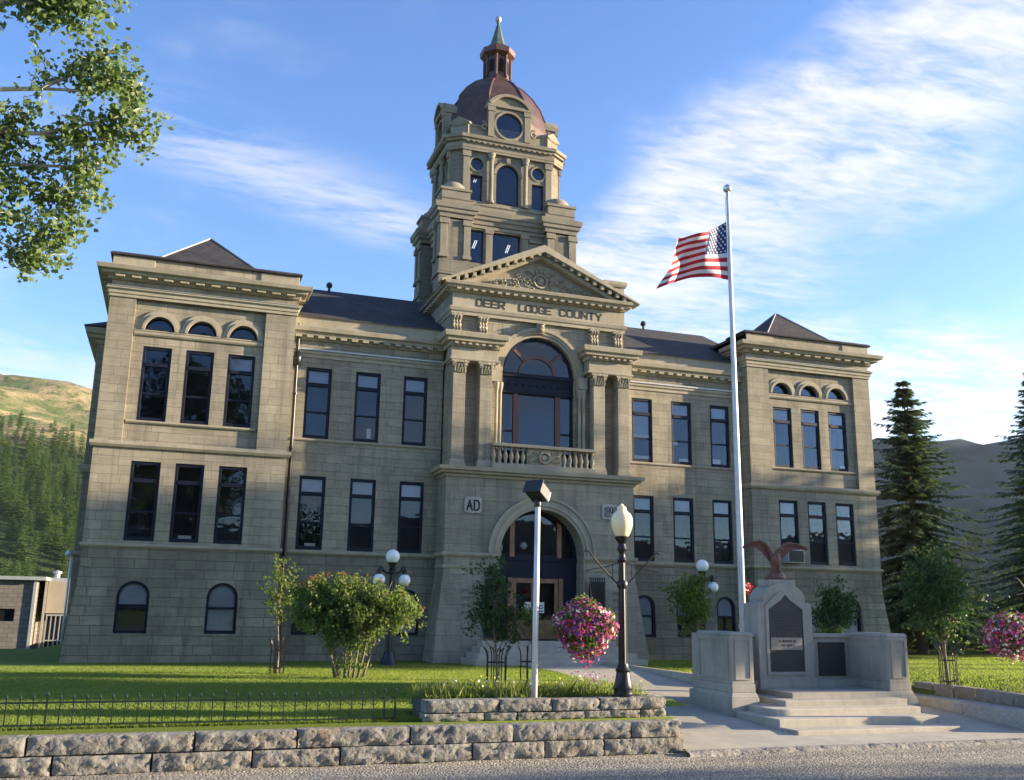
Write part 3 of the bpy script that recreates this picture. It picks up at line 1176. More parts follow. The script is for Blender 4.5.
def bay(s):
    X0, X1 = span(s, 3.2, 8.18)
    Y = .53
    mb = MB()
    mb.wall(X0, X1, .5, 3.72, Y, [(*span(s, a, b), 1.34, 2.73, 'arch') for a, b in BB], .22, (2.9, .5, .12))
    mb.build('basement_wall', 'rock', CH)
    mb = MB()
    holes = [(*span(s, a, b), 3.86, 6.11, 'rect') for a, b in BX] + [(*span(s, a, b), 7.29, 9.56, 'rect') for a, b in BX]
    mb.wall(X0, X1, 3.72, 10.6, Y, holes, .2)
    mb.build('bay_wall', 'ashlar', CH)
    mb = MB()
    P = [(X0, Y), (X1, Y)]
    mb.sweep(P, ledge(3.72, 3.83, .07))
    mb.build('sill_course', 'trim', CH, bevel=.01)
    MB().sweep(P, ledge(7.19, 7.27, .05)).build('sill_course', 'trim', CH, bevel=.01)
    mb = MB()
    mb.sweep(P, [(0., 9.86), (.04, 9.86), (.04, 9.96), (.09, 10.0), (.09, 10.08), (0., 10.09)])
    mb.build('architrave', 'trim', CH, bevel=.01)
    mb = MB()
    mb.sweep(P, cornice_prof(10.42, 10.82, .34))
    mb.dentils(P[0], P[1], .06, 10.47, 10.55, .20, .15, .17)
    mb.sweep(P, [(-.1, 10.83), (.08, 10.83), (.08, 11.16), (.13, 11.2), (-.1, 11.22)])
    mb.build('cornice', 'trim', CH, bevel=.01)
    MB().sweep(P, [(0., 10.091), (.125, 10.091), (.125, 10.14), (0., 10.17)]).build('flashing', 'flashing', CH)
    k = 0
    for a, b in BX:
        x0, x1 = span(s, a, b)
        ub = [(0.24, .24, .24), (.24, .24, .62)][0 if s < 0 else 1][k]
        pu = {(1, 2): [(.12, .88, .36, .43), (.1, .9, .015, .10)], (1, 1): [(.12, .35, .31, .37), (.40, .86, .02, .10)], (1, 0): [(.1, .55, .02, .13)], (-1, 1): [(.55, .72, .06, .2)]}.get((s, k), ())
        sash_window(x0, x1, 7.29, 9.56, Y + .035, blind=ub, papers=pu)
        sash_window(x0, x1, 3.86, 6.11, Y + .035, blind=.24, papers=[(.35, .75, .04, .09)] if (s < 0 and k == 0) else ())
        k += 1
    for i, (a, b) in enumerate(BB):
        x0, x1 = span(s, a, b)
        arch_window((x0 + x1) / 2, (x1 - x0) / 2, 1.34, 2.73 - (x1 - x0) / 2, Y + .0, blind=(.97 if i == 2 else .5))


for s_ in (-1, 1):
    wing(s_)
    bay(s_)

# main roof: one ridge running along the building, a knob at each end; rear volumes
mb = MB()
mb.add([(-9.3, .38, 11.19), (9.3, .38, 11.19), (9.3, 5, 13.62), (-9.3, 5, 13.62), (9.3, 10, 11.19), (-9.3, 10, 11.19)], [(0, 1, 2, 3), (3, 2, 4, 5)])
mroof = mb.build('main_roof', 'roof', CH)
MB().add([(-13.4, .5, 11.17), (13.4, .5, 11.17), (13.4, 14, 11.17), (-13.4, 14, 11.17)], [(0, 1, 2, 3)]).build('roof_deck', 'roof', CH)
for s_ in (-1, 1):
    MB().lathe([(.02, 0), (.05, .02), (.04, .12), (.10, .16), (.12, .24), (.08, .33), (.02, .36)], (6.5 * s_, 5, 13.6), 10).build('roof_vent', 'roof', mroof, smooth=True)
for s_ in (-1, 1):
    a, b = span(s_, 13.5, 14.26)
    mb = MB()
    mb.box(a, b, 6.0, 14, .5, 11.0)
    mb.build('side_bay_wall', 'ashlar', CH)
    pth = [(b, 14), (b, 14.01)]
    mb = MB()
    pth = [(a, 6), (b, 6), (b, 14)] if s_ > 0 else [(a, 14), (a, 6), (b, 6)]
    mb.sweep(pth, cornice_prof(11.0, 11.5, .42))
    MB().sweep(pth, ledge(6.5, 6.76, .12)).build('side_string_course', 'trim', CH)
    MB().sweep(pth, ledge(3.70, 3.83, .08)).build('side_sill_course', 'trim', CH)
    mb.build('side_cornice', 'trim', CH)
    e0, e1 = span(s_, 13.5, 14.7)
    mb = MB()
    if s_ < 0:
        mb.add([(-14.72, 5.5, 11.53), (-13.3, 5.5, 11.53), (-13.3, 7.2, 12.3), (-13.6, 7.2, 12.3), (-14.72, 14, 11.53), (-13.6, 13, 12.3)], [(0, 1, 2, 3), (4, 0, 3, 5), (3, 2, 5)])
    else:
        mb.add([(14.72, 5.5, 11.53), (13.3, 5.5, 11.53), (13.3, 7.2, 12.3), (13.6, 7.2, 12.3), (14.72, 14, 11.53), (13.6, 13, 12.3)], [(1, 0, 3, 2), (0, 4, 5, 3), (2, 3, 5)])
    mb.build('side_roof', 'roof', CH)
MB().box(-13.5, 13.5, 8.0, 14.0, .5, 11.15).build('rear_wall', 'ashlar', CH)
MB().box(-13.2, 13.2, 1.2, 7.9, .55, 11.1).build('inner_core', 'dark', CH)

# rainwater pipe in the corner beside the left wing
mb = MB()
mb.tube([(-7.99, .42, 10.9), (-7.99, .42, 9.75)], .055, 10)
mb.lathe([(.07, 0), (.13, .06), (.15, .22), (.15, .26)], (-7.99, .42, 9.55), 10)
mb.tube([(-7.99, .42, 9.6), (-7.97, .42, .75)], .055, 10)
for z in (8.6, 6.9, 5.2, 3.6, 2.0):
    mb.lathe([(.075, 0), (.075, .07)], (-7.98, .42, z), 10)
mb.build('downpipe', 'iron', CH, smooth=True, angle=40)


# ------------------------------------------------------------------ centre pavilion
def pavilion():
    Y = -.45
    mb = MB()
    mb.wall(-3.25, 3.25, .5, 6.30, Y, [(-1.43, 1.43, 1.25, 5.33, 'arch')], .60, (3.40, .5, .36))
    for sg in (-1, 1):
        v = [(sg * 3.61, Y - .36, .5), (sg * 3.61, .7, .5), (sg * 3.25, .7, 3.4), (sg * 3.25, Y, 3.4), (sg * 3.25, .7, 6.3), (sg * 3.25, Y, 6.3)]
        mb.add(v, [(0, 1, 2, 3), (3, 2, 4, 5)] if sg > 0 else [(3, 2, 1, 0), (5, 4, 2, 3)])
        mb.add([(sg * 3.25, Y, 3.4), (sg * 3.25, Y - .36, .5), (sg * 3.61, Y - .36, .5)], [(0, 1, 2)])
    mb.build('entrance_wall', 'ashlar_plain', CH)
    # upper storey
    mb = MB()
    Yu = .02
    mb.wall(-3.14, 3.14, 6.30, 11.75, Yu, [(-1.30, 1.30, 6.78, 11.22, 'arch')], .55)
    for sg in (-1, 1):
        mb.add([(sg * 3.14, Yu, 6.3), (sg * 3.14, 5, 6.3), (sg * 3.14, 5, 12.5), (sg * 3.14, Yu, 12.5)], [(0, 1, 2, 3) if sg > 0 else (3, 2, 1, 0)])
    mb.build('pavilion_wall', 'ashlar', CH)
    # arches and bands
    mb = MB()
    for r0, r1, d in ((1.43, 1.53, .05), (1.53, 1.64, .09), (1.64, 1.75, .07), (1.75, 1.83, .12)):
        mb.ring(0, 3.90, r0, r1, 0, PI, Y - d, Y - .002, 36)
    pl = [(-3.25, .5), (-3.25, Y), (-1.44, Y)]
    pr = [(1.44, Y), (3.25, Y), (3.25, .5)]
    for pth in (pl, pr):
        mb.sweep(pth, ledge(3.76, 3.89, .09))
        mb.sweep(pth, ledge(3.40, 3.50, .05))
    full = [(-3.25, .5), (-3.25, Y), (3.25, Y), (3.25, .5)]
    mb.sweep(full, cornice_prof(6.24, 6.55, .30))
    mb.box(-3.25, 3.25, Y, 0.3, 6.3, 6.57)
    # round arch of the big window
    for r0, r1, d in ((1.30, 1.40, .03), (1.40, 1.50, .07), (1.50, 1.60, .11)):
        mb.ring(0, 9.92, r0, r1, 0, PI, Yu - d, Yu - .002, 36)
    mb.build('archivolt', 'trim', CH, smooth=True, angle=30)
    # pilasters with carved capitals
    for sg in (-1, 1):
        for a, b in ((1.80, 2.22), (2.71, 3.13)):
            x0, x1 = span(sg, a, b)
            m = MB()
            m.box(x0, x1, -.45, Yu, 6.80, 9.62)
            p = m.build('pilaster', 'ashlar_plain', CH, bevel=.012)
            m = MB()
            m.box(x0 - .05, x1 + .05, -.50, Yu, 6.58, 6.70)
            m.box(x0 - .025, x1 + .025, -.475, Yu, 6.70, 6.80)
            m.build('base', 'trim', p, bevel=.015)
            m = MB()
            m.box(x0 - .01, x1 + .01, -.46, Yu, 9.62, 9.94)
            m.box(x0 - .08, x1 + .08, -.54, Yu, 9.94, 10.02)
            cx = (x0 + x1) / 2
            for row, zz, n in ((0, 9.64, 5), (1, 9.76, 4)):
                for i in range(n):
                    xx = x0 + (x1 - x0) * (i + .5) / n
                    m.tube([(xx, -.46, zz), (xx, -.50, zz + .08), (xx, -.53, zz + .13), (xx, -.51, zz + .11)], [.04, .038, .028, .012], 6)
            for e in (-1, 1):
                m.lathe([(.0, -.03), (.07, -.03), (.07, .03), (.0, .03)], (0, 0, 0), 10)
                o = len(m.v) - 40
                for q in range(o, len(m.v)):
                    vx, vy, vz = m.v[q]
                    m.v[q] = (cx + e * (x1 - x0) * .46 + vx, -.50 + vz, 9.88 + vy)
            m.build('capital', 'carved', p, smooth=True, angle=45)
    # entablature blocks over each pair of pilasters
    for sg in (-1, 1):
        x0, x1 = span(sg, 1.62, 3.22)
        m = MB()
        m.box(x0, x1, -.47, Yu - .002, 10.02, 10.46)
        pth = [(x0, Yu), (x0, -.47), (x1, -.47), (x1, 5)] if sg > 0 else [(x0, 5), (x0, -.47), (x1, -.47), (x1, Yu)]
        m.sweep(pth, ledge(10.02, 10.10, .05))
        m.sweep(pth, cornice_prof(10.48, 10.93, .30))
        m.box(x0, x1, -.47, Yu, 10.46, 10.97)
        m.dentils((x0, -.47), (x1, -.47), .06, 10.52, 10.58, .12, .09, .14)
        m.build('entablature', 'trim', CH, bevel=.012)
    # colonettes beside the window
    for sg in (-1, 1):
        for q, xx in enumerate((1.42, 1.56)):
            m = MB()
            m.lathe([(.085, 0), (.085, .08), (.055, .12), (.05, 2.42), (.06, 2.46), (.09, 2.60), (.10, 2.70), (.10, 2.76)], (xx * sg, -.14 - .03 * q, 6.72), 12)
            if q == 1:
                m.box(xx * sg - .2, xx * sg + .12, -.22, Yu, 9.50, 9.90)
            m.build('colonette', 'trim', CH, smooth=True, angle=40)
    # scrolled corbels and keystone under the frieze
    for xx in (-2.97, -2.06, 1.97, 2.87):
        m = MB()
        m.box(xx - .19, xx + .19, -.20, Yu, 11.60, 11.70)
        m.box(xx - .17, xx + .17, -.12, Yu, 11.00, 11.10)
        for e in (-.10, 0, .10):
            m.tube([(xx + e, -.05, 11.08), (xx + e, -.13, 11.16), (xx + e, -.15, 11.30), (xx + e, -.11, 11.42), (xx + e, -.16, 11.54), (xx + e, -.19, 11.62)], [.05, .065, .06, .045, .06, .06], 8)
        m.box(xx - .15, xx + .15, -.05, Yu, 11.1, 11.6)
        m.build('corbel', 'carved', CH, smooth=True, angle=40)
    m = MB()
    m.prism([(-.10, 11.30), (.10, 11.30), (.15, 11.72), (-.15, 11.70)], -.18, Yu)
    m.tube([(0, -.18, 11.34), (0, -.24, 11.45), (0, -.21, 11.55), (0, -.25, 11.64)], [.07, .09, .07, .08], 8)
    m.build('keystone', 'carved', CH, smooth=True, angle=40)
    # frieze, pediment
    m = MB()
    Yf = -.05
    m.box(-3.12, 3.12, Yf, 4.5, 11.76, 12.46)
    pth = [(-3.12, 4), (-3.12, Yf), (3.12, Yf), (3.12, 4)]
    m.sweep(pth, [(0., 11.68), (.05, 11.68), (.05, 11.78), (.09, 11.82), (.12, 11.92), (.12, 11.95), (0., 11.96)])
    m.sweep(pth, cornice_prof(12.46, 12.76, .36))
    m.dentils((-3.12, Yf), (3.12, Yf), .08, 12.49, 12.555, .14, .14, .18)
    m.dentils((-3.12, 4), (-3.12, Yf), .08, 12.49, 12.555, .14, .14, .18)
    m.build('frieze', 'trim', CH, bevel=.01)
    # raking cornice: two sloped mouldings meeting at the apex
    m = MB()
    ax, az, ex, ez = 0., 14.42, 3.62, 12.74
    th = .26
    for sg in (-1, 1):
        p = [(sg * ex, ez), (ax, az), (ax, az - th), (sg * (ex - .02), ez - .06), (sg * ex, ez - .04)]
        m.prism(p if sg < 0 else p[::-1], -.43, .14)
        p2 = [(sg * (ex - .5), ez - .02), (ax, az - th), (ax, az - th - .16), (sg * (ex - .85), ez - .02)]
        m.prism(p2 if sg < 0 else p2[::-1], -.21, .07)
        # modillions under the slope
        n = 12
        dx, dz = (ax - sg * ex), (az - ez)
        for i in range(n):
            t = (i + 1.0) / (n + .6)
            cx, cz = sg * ex + dx * t, ez - .06 + dz * t - th * .62 * min(1, t * 3)
            m.box(cx - .06, cx + .06, -.39, -.23, cz - .10, cz + .05)
    m.build('pediment_cornice', 'trim', CH, bevel=.01)
    m = MB()
    m.prism([(-3.0, 12.76), (3.0, 12.76), (0, 14.14)], .03, .4)
    tym = m.build('tympanum', 'ashlar_plain', CH)
    m = MB()
    rr = random.Random(3)
    yb = .01
    m.ring(0, 13.22, .20, .26, 0, 2 * PI, yb - .05, yb + .03, 28)
    m.disc(0, 13.22, .13, 0, 2 * PI, yb - .06, yb + .03, 20)
    for sg in (-1, 1):
        for cx, cz, r0, turns in ((.48, 13.12, .20, 1.6), (.92, 13.05, .16, 1.5), (1.30, 12.98, .12, 1.4), (1.62, 12.92, .08, 1.2), (.42, 13.46, .12, 1.3), (.80, 13.30, .09, 1.2)):
            pts = []
            for i in range(22):
                t = i / 21
                a = turns * 2 * PI * t
                r = r0 * (1 - .82 * t)
                pts.append((sg * (cx + r * math.cos(a)), yb - .01, cz + r * math.sin(a)))
            m.tube(pts, [.026 - .012 * i / 21 for i in range(22)], 6)
        pts = [(sg * (.2 + 1.65 * t), yb - .01, 12.92 - .05 * t + .06 * math.sin(t * 20)) for t in [i / 24 for i in range(25)]]
        m.tube(pts, .024, 6)
        for i in range(16):
            t = i / 15
            x = sg * (.25 + 1.5 * t)
            z = 12.95 + (.42 * (1 - t)) * rr.random()
            m.tube([(x, yb, z), (x + sg * .05, yb - .03, z + .05), (x + sg * .1, yb, z + .04)], [.012, .03, .008], 5)
    for i in range(5):
        a = R(40 + 25 * i)
        m.tube([(.26 * math.cos(a), yb, 13.22 + .26 * math.sin(a)), (.36 * math.cos(a), yb - .03, 13.22 + .36 * math.sin(a)), (.44 * math.cos(a), yb, 13.22 + .44 * math.sin(a))], [.02, .035, .008], 6)
    m.build('relief_carving', 'carved', tym, smooth=True)
    # gable roof behind the pediment
    m = MB()
    m.add([(-3.50, -.1, 12.70), (0, -.1, 14.36), (3.50, -.1, 12.70), (-3.50, 3.6, 12.70), (0, 3.6, 14.36), (3.50, 3.6, 12.70)], [(0, 1, 4, 3), (1, 2, 5, 4)])
    m.build('pediment_roof', 'roof', CH)
    # balcony balustrade
    m = MB()
    m.box(-1.80, 1.80, -.64, -.34, 6.56, 6.74)
    m.box(-1.80, 1.80, -.66, -.32, 7.28, 7.385)
    bal = m.build('balustrade', 'trim', CH, bevel=.015)
    prof = [(.06, 0), (.06, .05), (.035, .08), (.075, .20), (.078, .26), (.035, .40), (.03, .44), (.055, .48), (.055, .54)]
    for sg in (-1, 1):
        for i in range(6):
            MB().lathe(prof, (sg * (.72 + i * .20), -.49, 6.74), 12).build('baluster', 'trim', bal, smooth=True)
    m = MB()
    m.box(-.60, .60, -.55, -.40, 6.74, 7.28)
    m.ring(0, 7.0, .14, .21, 0, 2 * PI, -.63, -.55, 24)
    m.disc(0, 7.0, .09, 0, 2 * PI, -.61, -.55, 18)
    for sg in (-1, 1):
        for cx, cz in ((.30, 7.12), (.30, 6.88), (.46, 7.0), (.52, 7.17), (.52, 6.85)):
            pts = [(sg * (cx + .07 * (1 - t * .8) * math.cos(t * 8)), -.57, cz + .07 * (1 - t * .8) * math.sin(t * 8)) for t in [i / 14 for i in range(15)]]
            m.tube(pts, .018, 6)
    m.tube([(-.12, -.58, 6.74), (0, -.62, 6.66), (.12, -.58, 6.74)], .03, 6)
    m.build('carved_panel', 'carved', bal)
    # big arched window
    m = MB()
    Yg = .17
    ro = 1.30
    m.ring(0, 9.92, ro - .10, ro, 0, PI, Yg, Yg + .12, 32, 0)
    m.ring(0, 9.92, .58, .68, 0, PI, Yg + .01, Yg + .11, 26, 1)
    for a in (45, 135):
        c, q = math.cos(R(a)), math.sin(R(a))
        t = .05
        p = [(.66 * c - t * q, 9.92 + .66 * q + t * c), (.66 * c + t * q, 9.92 + .66 * q - t * c), (1.22 * c + t * q, 9.92 + 1.22 * q - t * c), (1.22 * c - t * q, 9.92 + 1.22 * q + t * c)]
        m.prism(p, Yg + .01, Yg + .11, 1)
    m.box(-ro, ro, Yg - .02, Yg + .14, 9.28, 9.90, 0)
    m.box(-ro, ro, Yg - .09, Yg - .02, 9.80, 9.93, 0)
    m.box(-ro, ro, Yg - .06, Yg - .02, 9.24, 9.32, 0)
    for i in range(9):
        m.lathe([(.0, 0), (.05, .0), (.05, .03), (.0, .04)], (0, 0, 0), 8, 0)
        for q in range(len(m.v) - 32, len(m.v)):
            vx, vy, vz = m.v[q]
            m.v[q] = (-1.0 + i * .25 + vx, Yg - .02 - vz, 9.56 + vy)
    for sg in (-1, 1):
        x0, x1 = span(sg, .66, .84)
        m.box(x0, x1, Yg - .01, Yg + .12, 6.78, 9.28, 1)
        x0, x1 = span(sg, 1.22, 1.30)
        m.box(x0, x1, Yg, Yg + .12, 6.78, 9.28, 0)
        x0, x1 = span(sg, .84, 1.22)
        m.box(x0, x1, Yg + .03, Yg + .10, 7.92, 7.99, 0)
        m.box(x0, x1, Yg + .03, Yg + .10, 9.20, 9.28, 0)
    m.box(-.66, .66, Yg + .03, Yg + .10, 9.20, 9.28, 0)
    m.box(-ro, ro, Yg, Yg + .12, 6.78, 6.86, 0)
    w = m.build('great_window', ['frame', 'redwood'], CH)
    g = MB()
    g.box(-1.24, 1.24, Yg + .05, Yg + .056, 6.84, 9.29)
    g.disc(0, 9.925, 1.24, 0, PI, Yg + .05, Yg + .056, 28)
    g.build('pane', 'glass', w)
    g = MB()
    g.box(-1.3, 1.3, Yg + .8, Yg + .85, 6.78, 11.25)
    g.build('room', 'room', w)
    g = MB()
    g.lathe([(.0, 0), (.13, .0), (.09, .17), (.03, .19)], (.52, Yg + .22, 7.25), 12)
    g.build('hanging_lamp', 'paper', w, smooth=True, angle=40)
    # entrance: reveal wall, doors, fanlight
    Yd = .14
    m = MB()
    m.box(-1.43, 1.43, Yd, Yd + .1, 3.18, 3.80, 0)
    m.box(-1.43, 1.43, Yd - .05, Yd, 3.72, 3.84, 0)
    m.box(-1.43, 1.43, Yd - .03, Yd, 3.18, 3.26, 0)
    for sg in (-1, 1):
        x0, x1 = span(sg, .86, 1.43)
        m.box(x0, x1, Yd, Yd + .1, 1.25, 3.18, 0)
        x0, x1 = span(sg, .80, .95)
        m.box(x0, x1, Yd - .03, Yd + .1, 1.25, 3.18, 1)
        x0, x1 = span(sg, .74, .90)
        m.box(x0, x1, Yd - .01, Yd + .1, 3.84, 5.10, 1)
    m.ring(0, 3.90, 1.33, 1.43, 0, PI, Yd - .01, Yd + .1, 30, 0)
    m.box(-.74, .74, Yd, Yd + .1, 3.82, 3.92, 0)
    m.build('door_surround', ['frame', 'wood'], CH)
    f = MB()
    f.disc(0, 3.88, 1.36, 0, PI, Yd + .05, Yd + .056, 28)
    f.build('fanlight', 'glass', CH)
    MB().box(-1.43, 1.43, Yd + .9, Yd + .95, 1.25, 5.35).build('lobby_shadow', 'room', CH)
    g = MB()
    g.lathe([(.0, -.13), (.09, -.09), (.13, 0), (.09, .09), (.0, .13)], (-.30, Yd + .35, 4.22), 16)
    g.build('lobby_globe_lamp', 'globe', CH, smooth=True)
    for sg in (-1, 1):
        x0, x1 = span(sg, .015, .79)
        m = MB()
        m.box(x0, x0 + .13, Yd - .005, Yd + .055, 1.26, 3.17)
        m.box(x1 - .13, x1, Yd - .005, Yd + .055, 1.26, 3.17)
        m.box(x0 + .13, x1 - .13, Yd - .005, Yd + .055, 3.02, 3.17)
        m.box(x0 + .13, x1 - .13, Yd - .005, Yd + .055, 1.26, 1.42)
        m.box(x0 + .13, x1 - .13, Yd - .005, Yd + .055, 1.72, 1.86)
        m.box(x0 + .13, x1 - .13, Yd + .015, Yd + .045, 1.42, 1.72)
        d = m.build('door', 'wood', CH, bevel=.008)
        MB().box(x0 + .12, x1 - .12, Yd + .02, Yd + .026, 1.85, 3.03).build('pane', 'glass', d)
        xe = x1 if sg < 0 else x0
        hx = xe - sg * -.06 if sg > 0 else xe - .06
        h = MB()
        h.tube([(hx, Yd - .01, 2.0), (hx, Yd - .07, 2.03), (hx, Yd - .07, 2.27), (hx, Yd - .01, 2.30)], .014, 6)
        h.build('handle', 'alu', d, smooth=True)
        n = MB()
        nx = -.26 if sg < 0 else .20
        n.box(nx - .11, nx + .11, Yd + .010, Yd + .014, 2.08, 2.42, 0)
        n.ring(nx, 2.27, .045, .07, 0, 2 * PI, Yd + .006, Yd + .010, 18, 1)
        n.box(nx - .07, nx + .07, Yd + .006, Yd + .010, 2.12, 2.15, 1)
        n.build('notice', ['paper', 'ink'], d)


pavilion()


# lettering by strokes: polylines on a unit cell
GL = {
    'D': [[(0, 0), (0, 1), (.7, 1), (1, .75), (1, .25), (.7, 0), (0, 0)]],
    'E': [[(1, 0), (0, 0), (0, 1), (1, 1)], [(0, .52), (.8, .52)]],
    'R': [[(0, 0), (0, 1), (.8, 1), (1, .88), (1, .62), (.8, .48), (0, .48)], [(.35, .48), (1, 0)]],
    'L': [[(0, 1), (0, 0), (1, 0)]],
    'O': [[(.18, 0), (.82, 0), (1, .2), (1, .8), (.82, 1), (.18, 1), (0, .8), (0, .2), (.18, 0)]],
    'G': [[(1, .82), (.82, 1), (.18, 1), (0, .8), (0, .2), (.18, 0), (1, 0), (1, .45), (.6, .45)]],
    'C': [[(1, .8), (.82, 1), (.18, 1), (0, .8), (0, .2), (.18, 0), (.82, 0), (1, .2)]],
    'U': [[(0, 1), (0, .2), (.18, 0), (.82, 0), (1, .2), (1, 1)]],
    'N': [[(0, 0), (0, 1), (1, 0), (1, 1)]],
    'T': [[(.5, 0), (.5, 1)], [(0, 1), (1, 1)]],
    'Y': [[(.5, 0), (.5, .48), (0, 1)], [(.5, .48), (1, 1)]],
    'A': [[(0, 0), (.5, 1), (1, 0)], [(.22, .36), (.78, .36)]],
    '1': [[(.5, 0), (.5, 1), (.25, .82)], [(.2, 0), (.8, 0)]],
    '8': [[(.2, .53), (0, .68), (0, .88), (.2, 1), (.8, 1), (1, .88), (1, .68), (.8, .53), (.2, .53), (0, .36), (0, .13), (.2, 0), (.8, 0), (1, .13), (1, .36), (.8, .53)]],
    '9': [[(.1, 0), (.8, 0), (1, .2), (1, .85), (.8, 1), (.2, 1), (0, .85), (0, .6), (.2, .45), (1, .45)]],
}


def lettering(mb, text, x, z, h, w, gap, t, y, space=None, mat=0):
    for ch in text:
        if ch == ' ':
            x += space or w
            continue
        ww = w * (.55 if ch == '1' else 1)
        for line in GL[ch]:
            for k, ((a, b), (c, d)) in enumerate(zip(line, line[1:])):
                p, q = Vector((x + a * ww, z + b * h)), Vector((x + c * ww, z + d * h))
                dr = (q - p).normalized()
                n = Vector((-dr.y, dr.x)) * t / 2
                e = dr * t * .5
                yk = y + .0007 * (k % 3)
                mb.prism([tuple(p - e - n), tuple(q + e - n), tuple(q + e + n), tuple(p - e + n)], yk, y + .02, mat)
        x += ww + gap
    return x


yl = -.05 - .012
m = MB()
lettering(m, 'DEER', -2.27, 12.06, .225, .195, .065, .046, yl)
m.build('inscription', 'letter', CH)
m = MB()
lettering(m, 'LODGE', -.76, 12.06, .225, .185, .057, .046, yl)
m.build('inscription', 'letter', CH)
m = MB()
lettering(m, 'COUNTY', .73, 12.06, .225, .20, .072, .046, yl)
m.build('inscription', 'letter', CH)


def plaque(cx, text, w, h, tx, lw, gap=.075):
    m = MB()
    x0, x1, z0, z1 = cx - w / 2, cx + w / 2, 5.12, 5.12 + h
    p = [(x0, z0 + .06), (x0 + .05, z0), (cx - .05, z0), (cx, z0 - .03), (cx + .05, z0), (x1 - .05, z0), (x1, z0 + .06), (x1, z1 - .05), (x1 - .05, z1), (x0 + .05, z1), (x0, z1 - .05)]
    m.prism(p, -.50, -.448)
    o = m.build('date_plaque', 'wallcap', CH, bevel=.01)
    m = MB()
    lettering(m, text, cx - tx, 5.21, .30, lw, gap, .05 if gap > .05 else .022, -.512)
    m.build('lettering', 'letter', o)


plaque(-2.36, 'AD', .56, .50, .20, .16)
plaque(2.36, '1898', .56, .50, .205, .088, .04)

# carved wall panels either side of the door, low steps, handrails, folded iron gates
for s_ in (-1, 1):
    m = MB()
    for k in range(4):
        for j in range(2):
            cx, cz = s_ * 2.55 + (j - .5) * .16, 2.05 + k * .22
            yy = -.45 - .36 * (3.4 - cz) / 2.9 - .012
            m.tube([(cx + .07 * (1 - t * .8) * math.cos(t * 9), yy, cz + .09 * (1 - t * .8) * math.sin(t * 9)) for t in [i / 14 for i in range(15)]], .014, 5)
    m.build('wall_carving', 'carved', CH)
m = MB()
for i, (hw, yf) in enumerate(((2.72, -2.35), (2.55, -1.98), (2.38, -1.61), (2.2, -1.24))):
    m.box(-hw, hw, yf, .7, .5 + .001 * i, .60 + .1625 * (i + 1))
m.build('entrance_steps', 'walk', CH, bevel=.012)
for xx in (-1.0, .95):
    m = MB()
    m.tube([(xx, -2.30, .76), (xx, -2.30, 1.58), (xx, -2.28, 1.62), (xx, -.95, 2.2), (xx, -.62, 2.2), (xx, -.58, 2.16), (xx, -.58, 1.25)], .022, 8)
    m.tube([(xx, -2.30, 1.2), (xx, -.6, 1.85)], .014, 6)
    m.build('handrail', 'iron', CH, smooth=True)
for s_ in (-1, 1):
    x0, x1 = span(s_, 1.46, 2.02)
    m = MB()
    yb = -.86
    for i in range(9):
        xx = x0 + .03 + (x1 - x0 - .06) * i / 8
        m.box(xx - .012, xx + .012, yb, yb + .02, 1.30, 3.12)
        m.lathe([(.012, 0), (.028, .05), (.002, .13)], (xx, yb + .01, 3.12), 6)
        if i < 8:
            m.tube([(xx, yb + .01, 1.4), (xx + (x1 - x0) / 9, yb + .01, 2.2), (xx, yb + .01, 3.0)], .010, 4)
    for z in (1.34, 2.2, 3.05):
        m.box(x0, x1, yb - .012, yb + .03, z, z + .045)
    m.box(x0, x1, yb + .025, yb + .05, 1.35, 3.05)
    m.build('folded_gate', 'iron', CH)


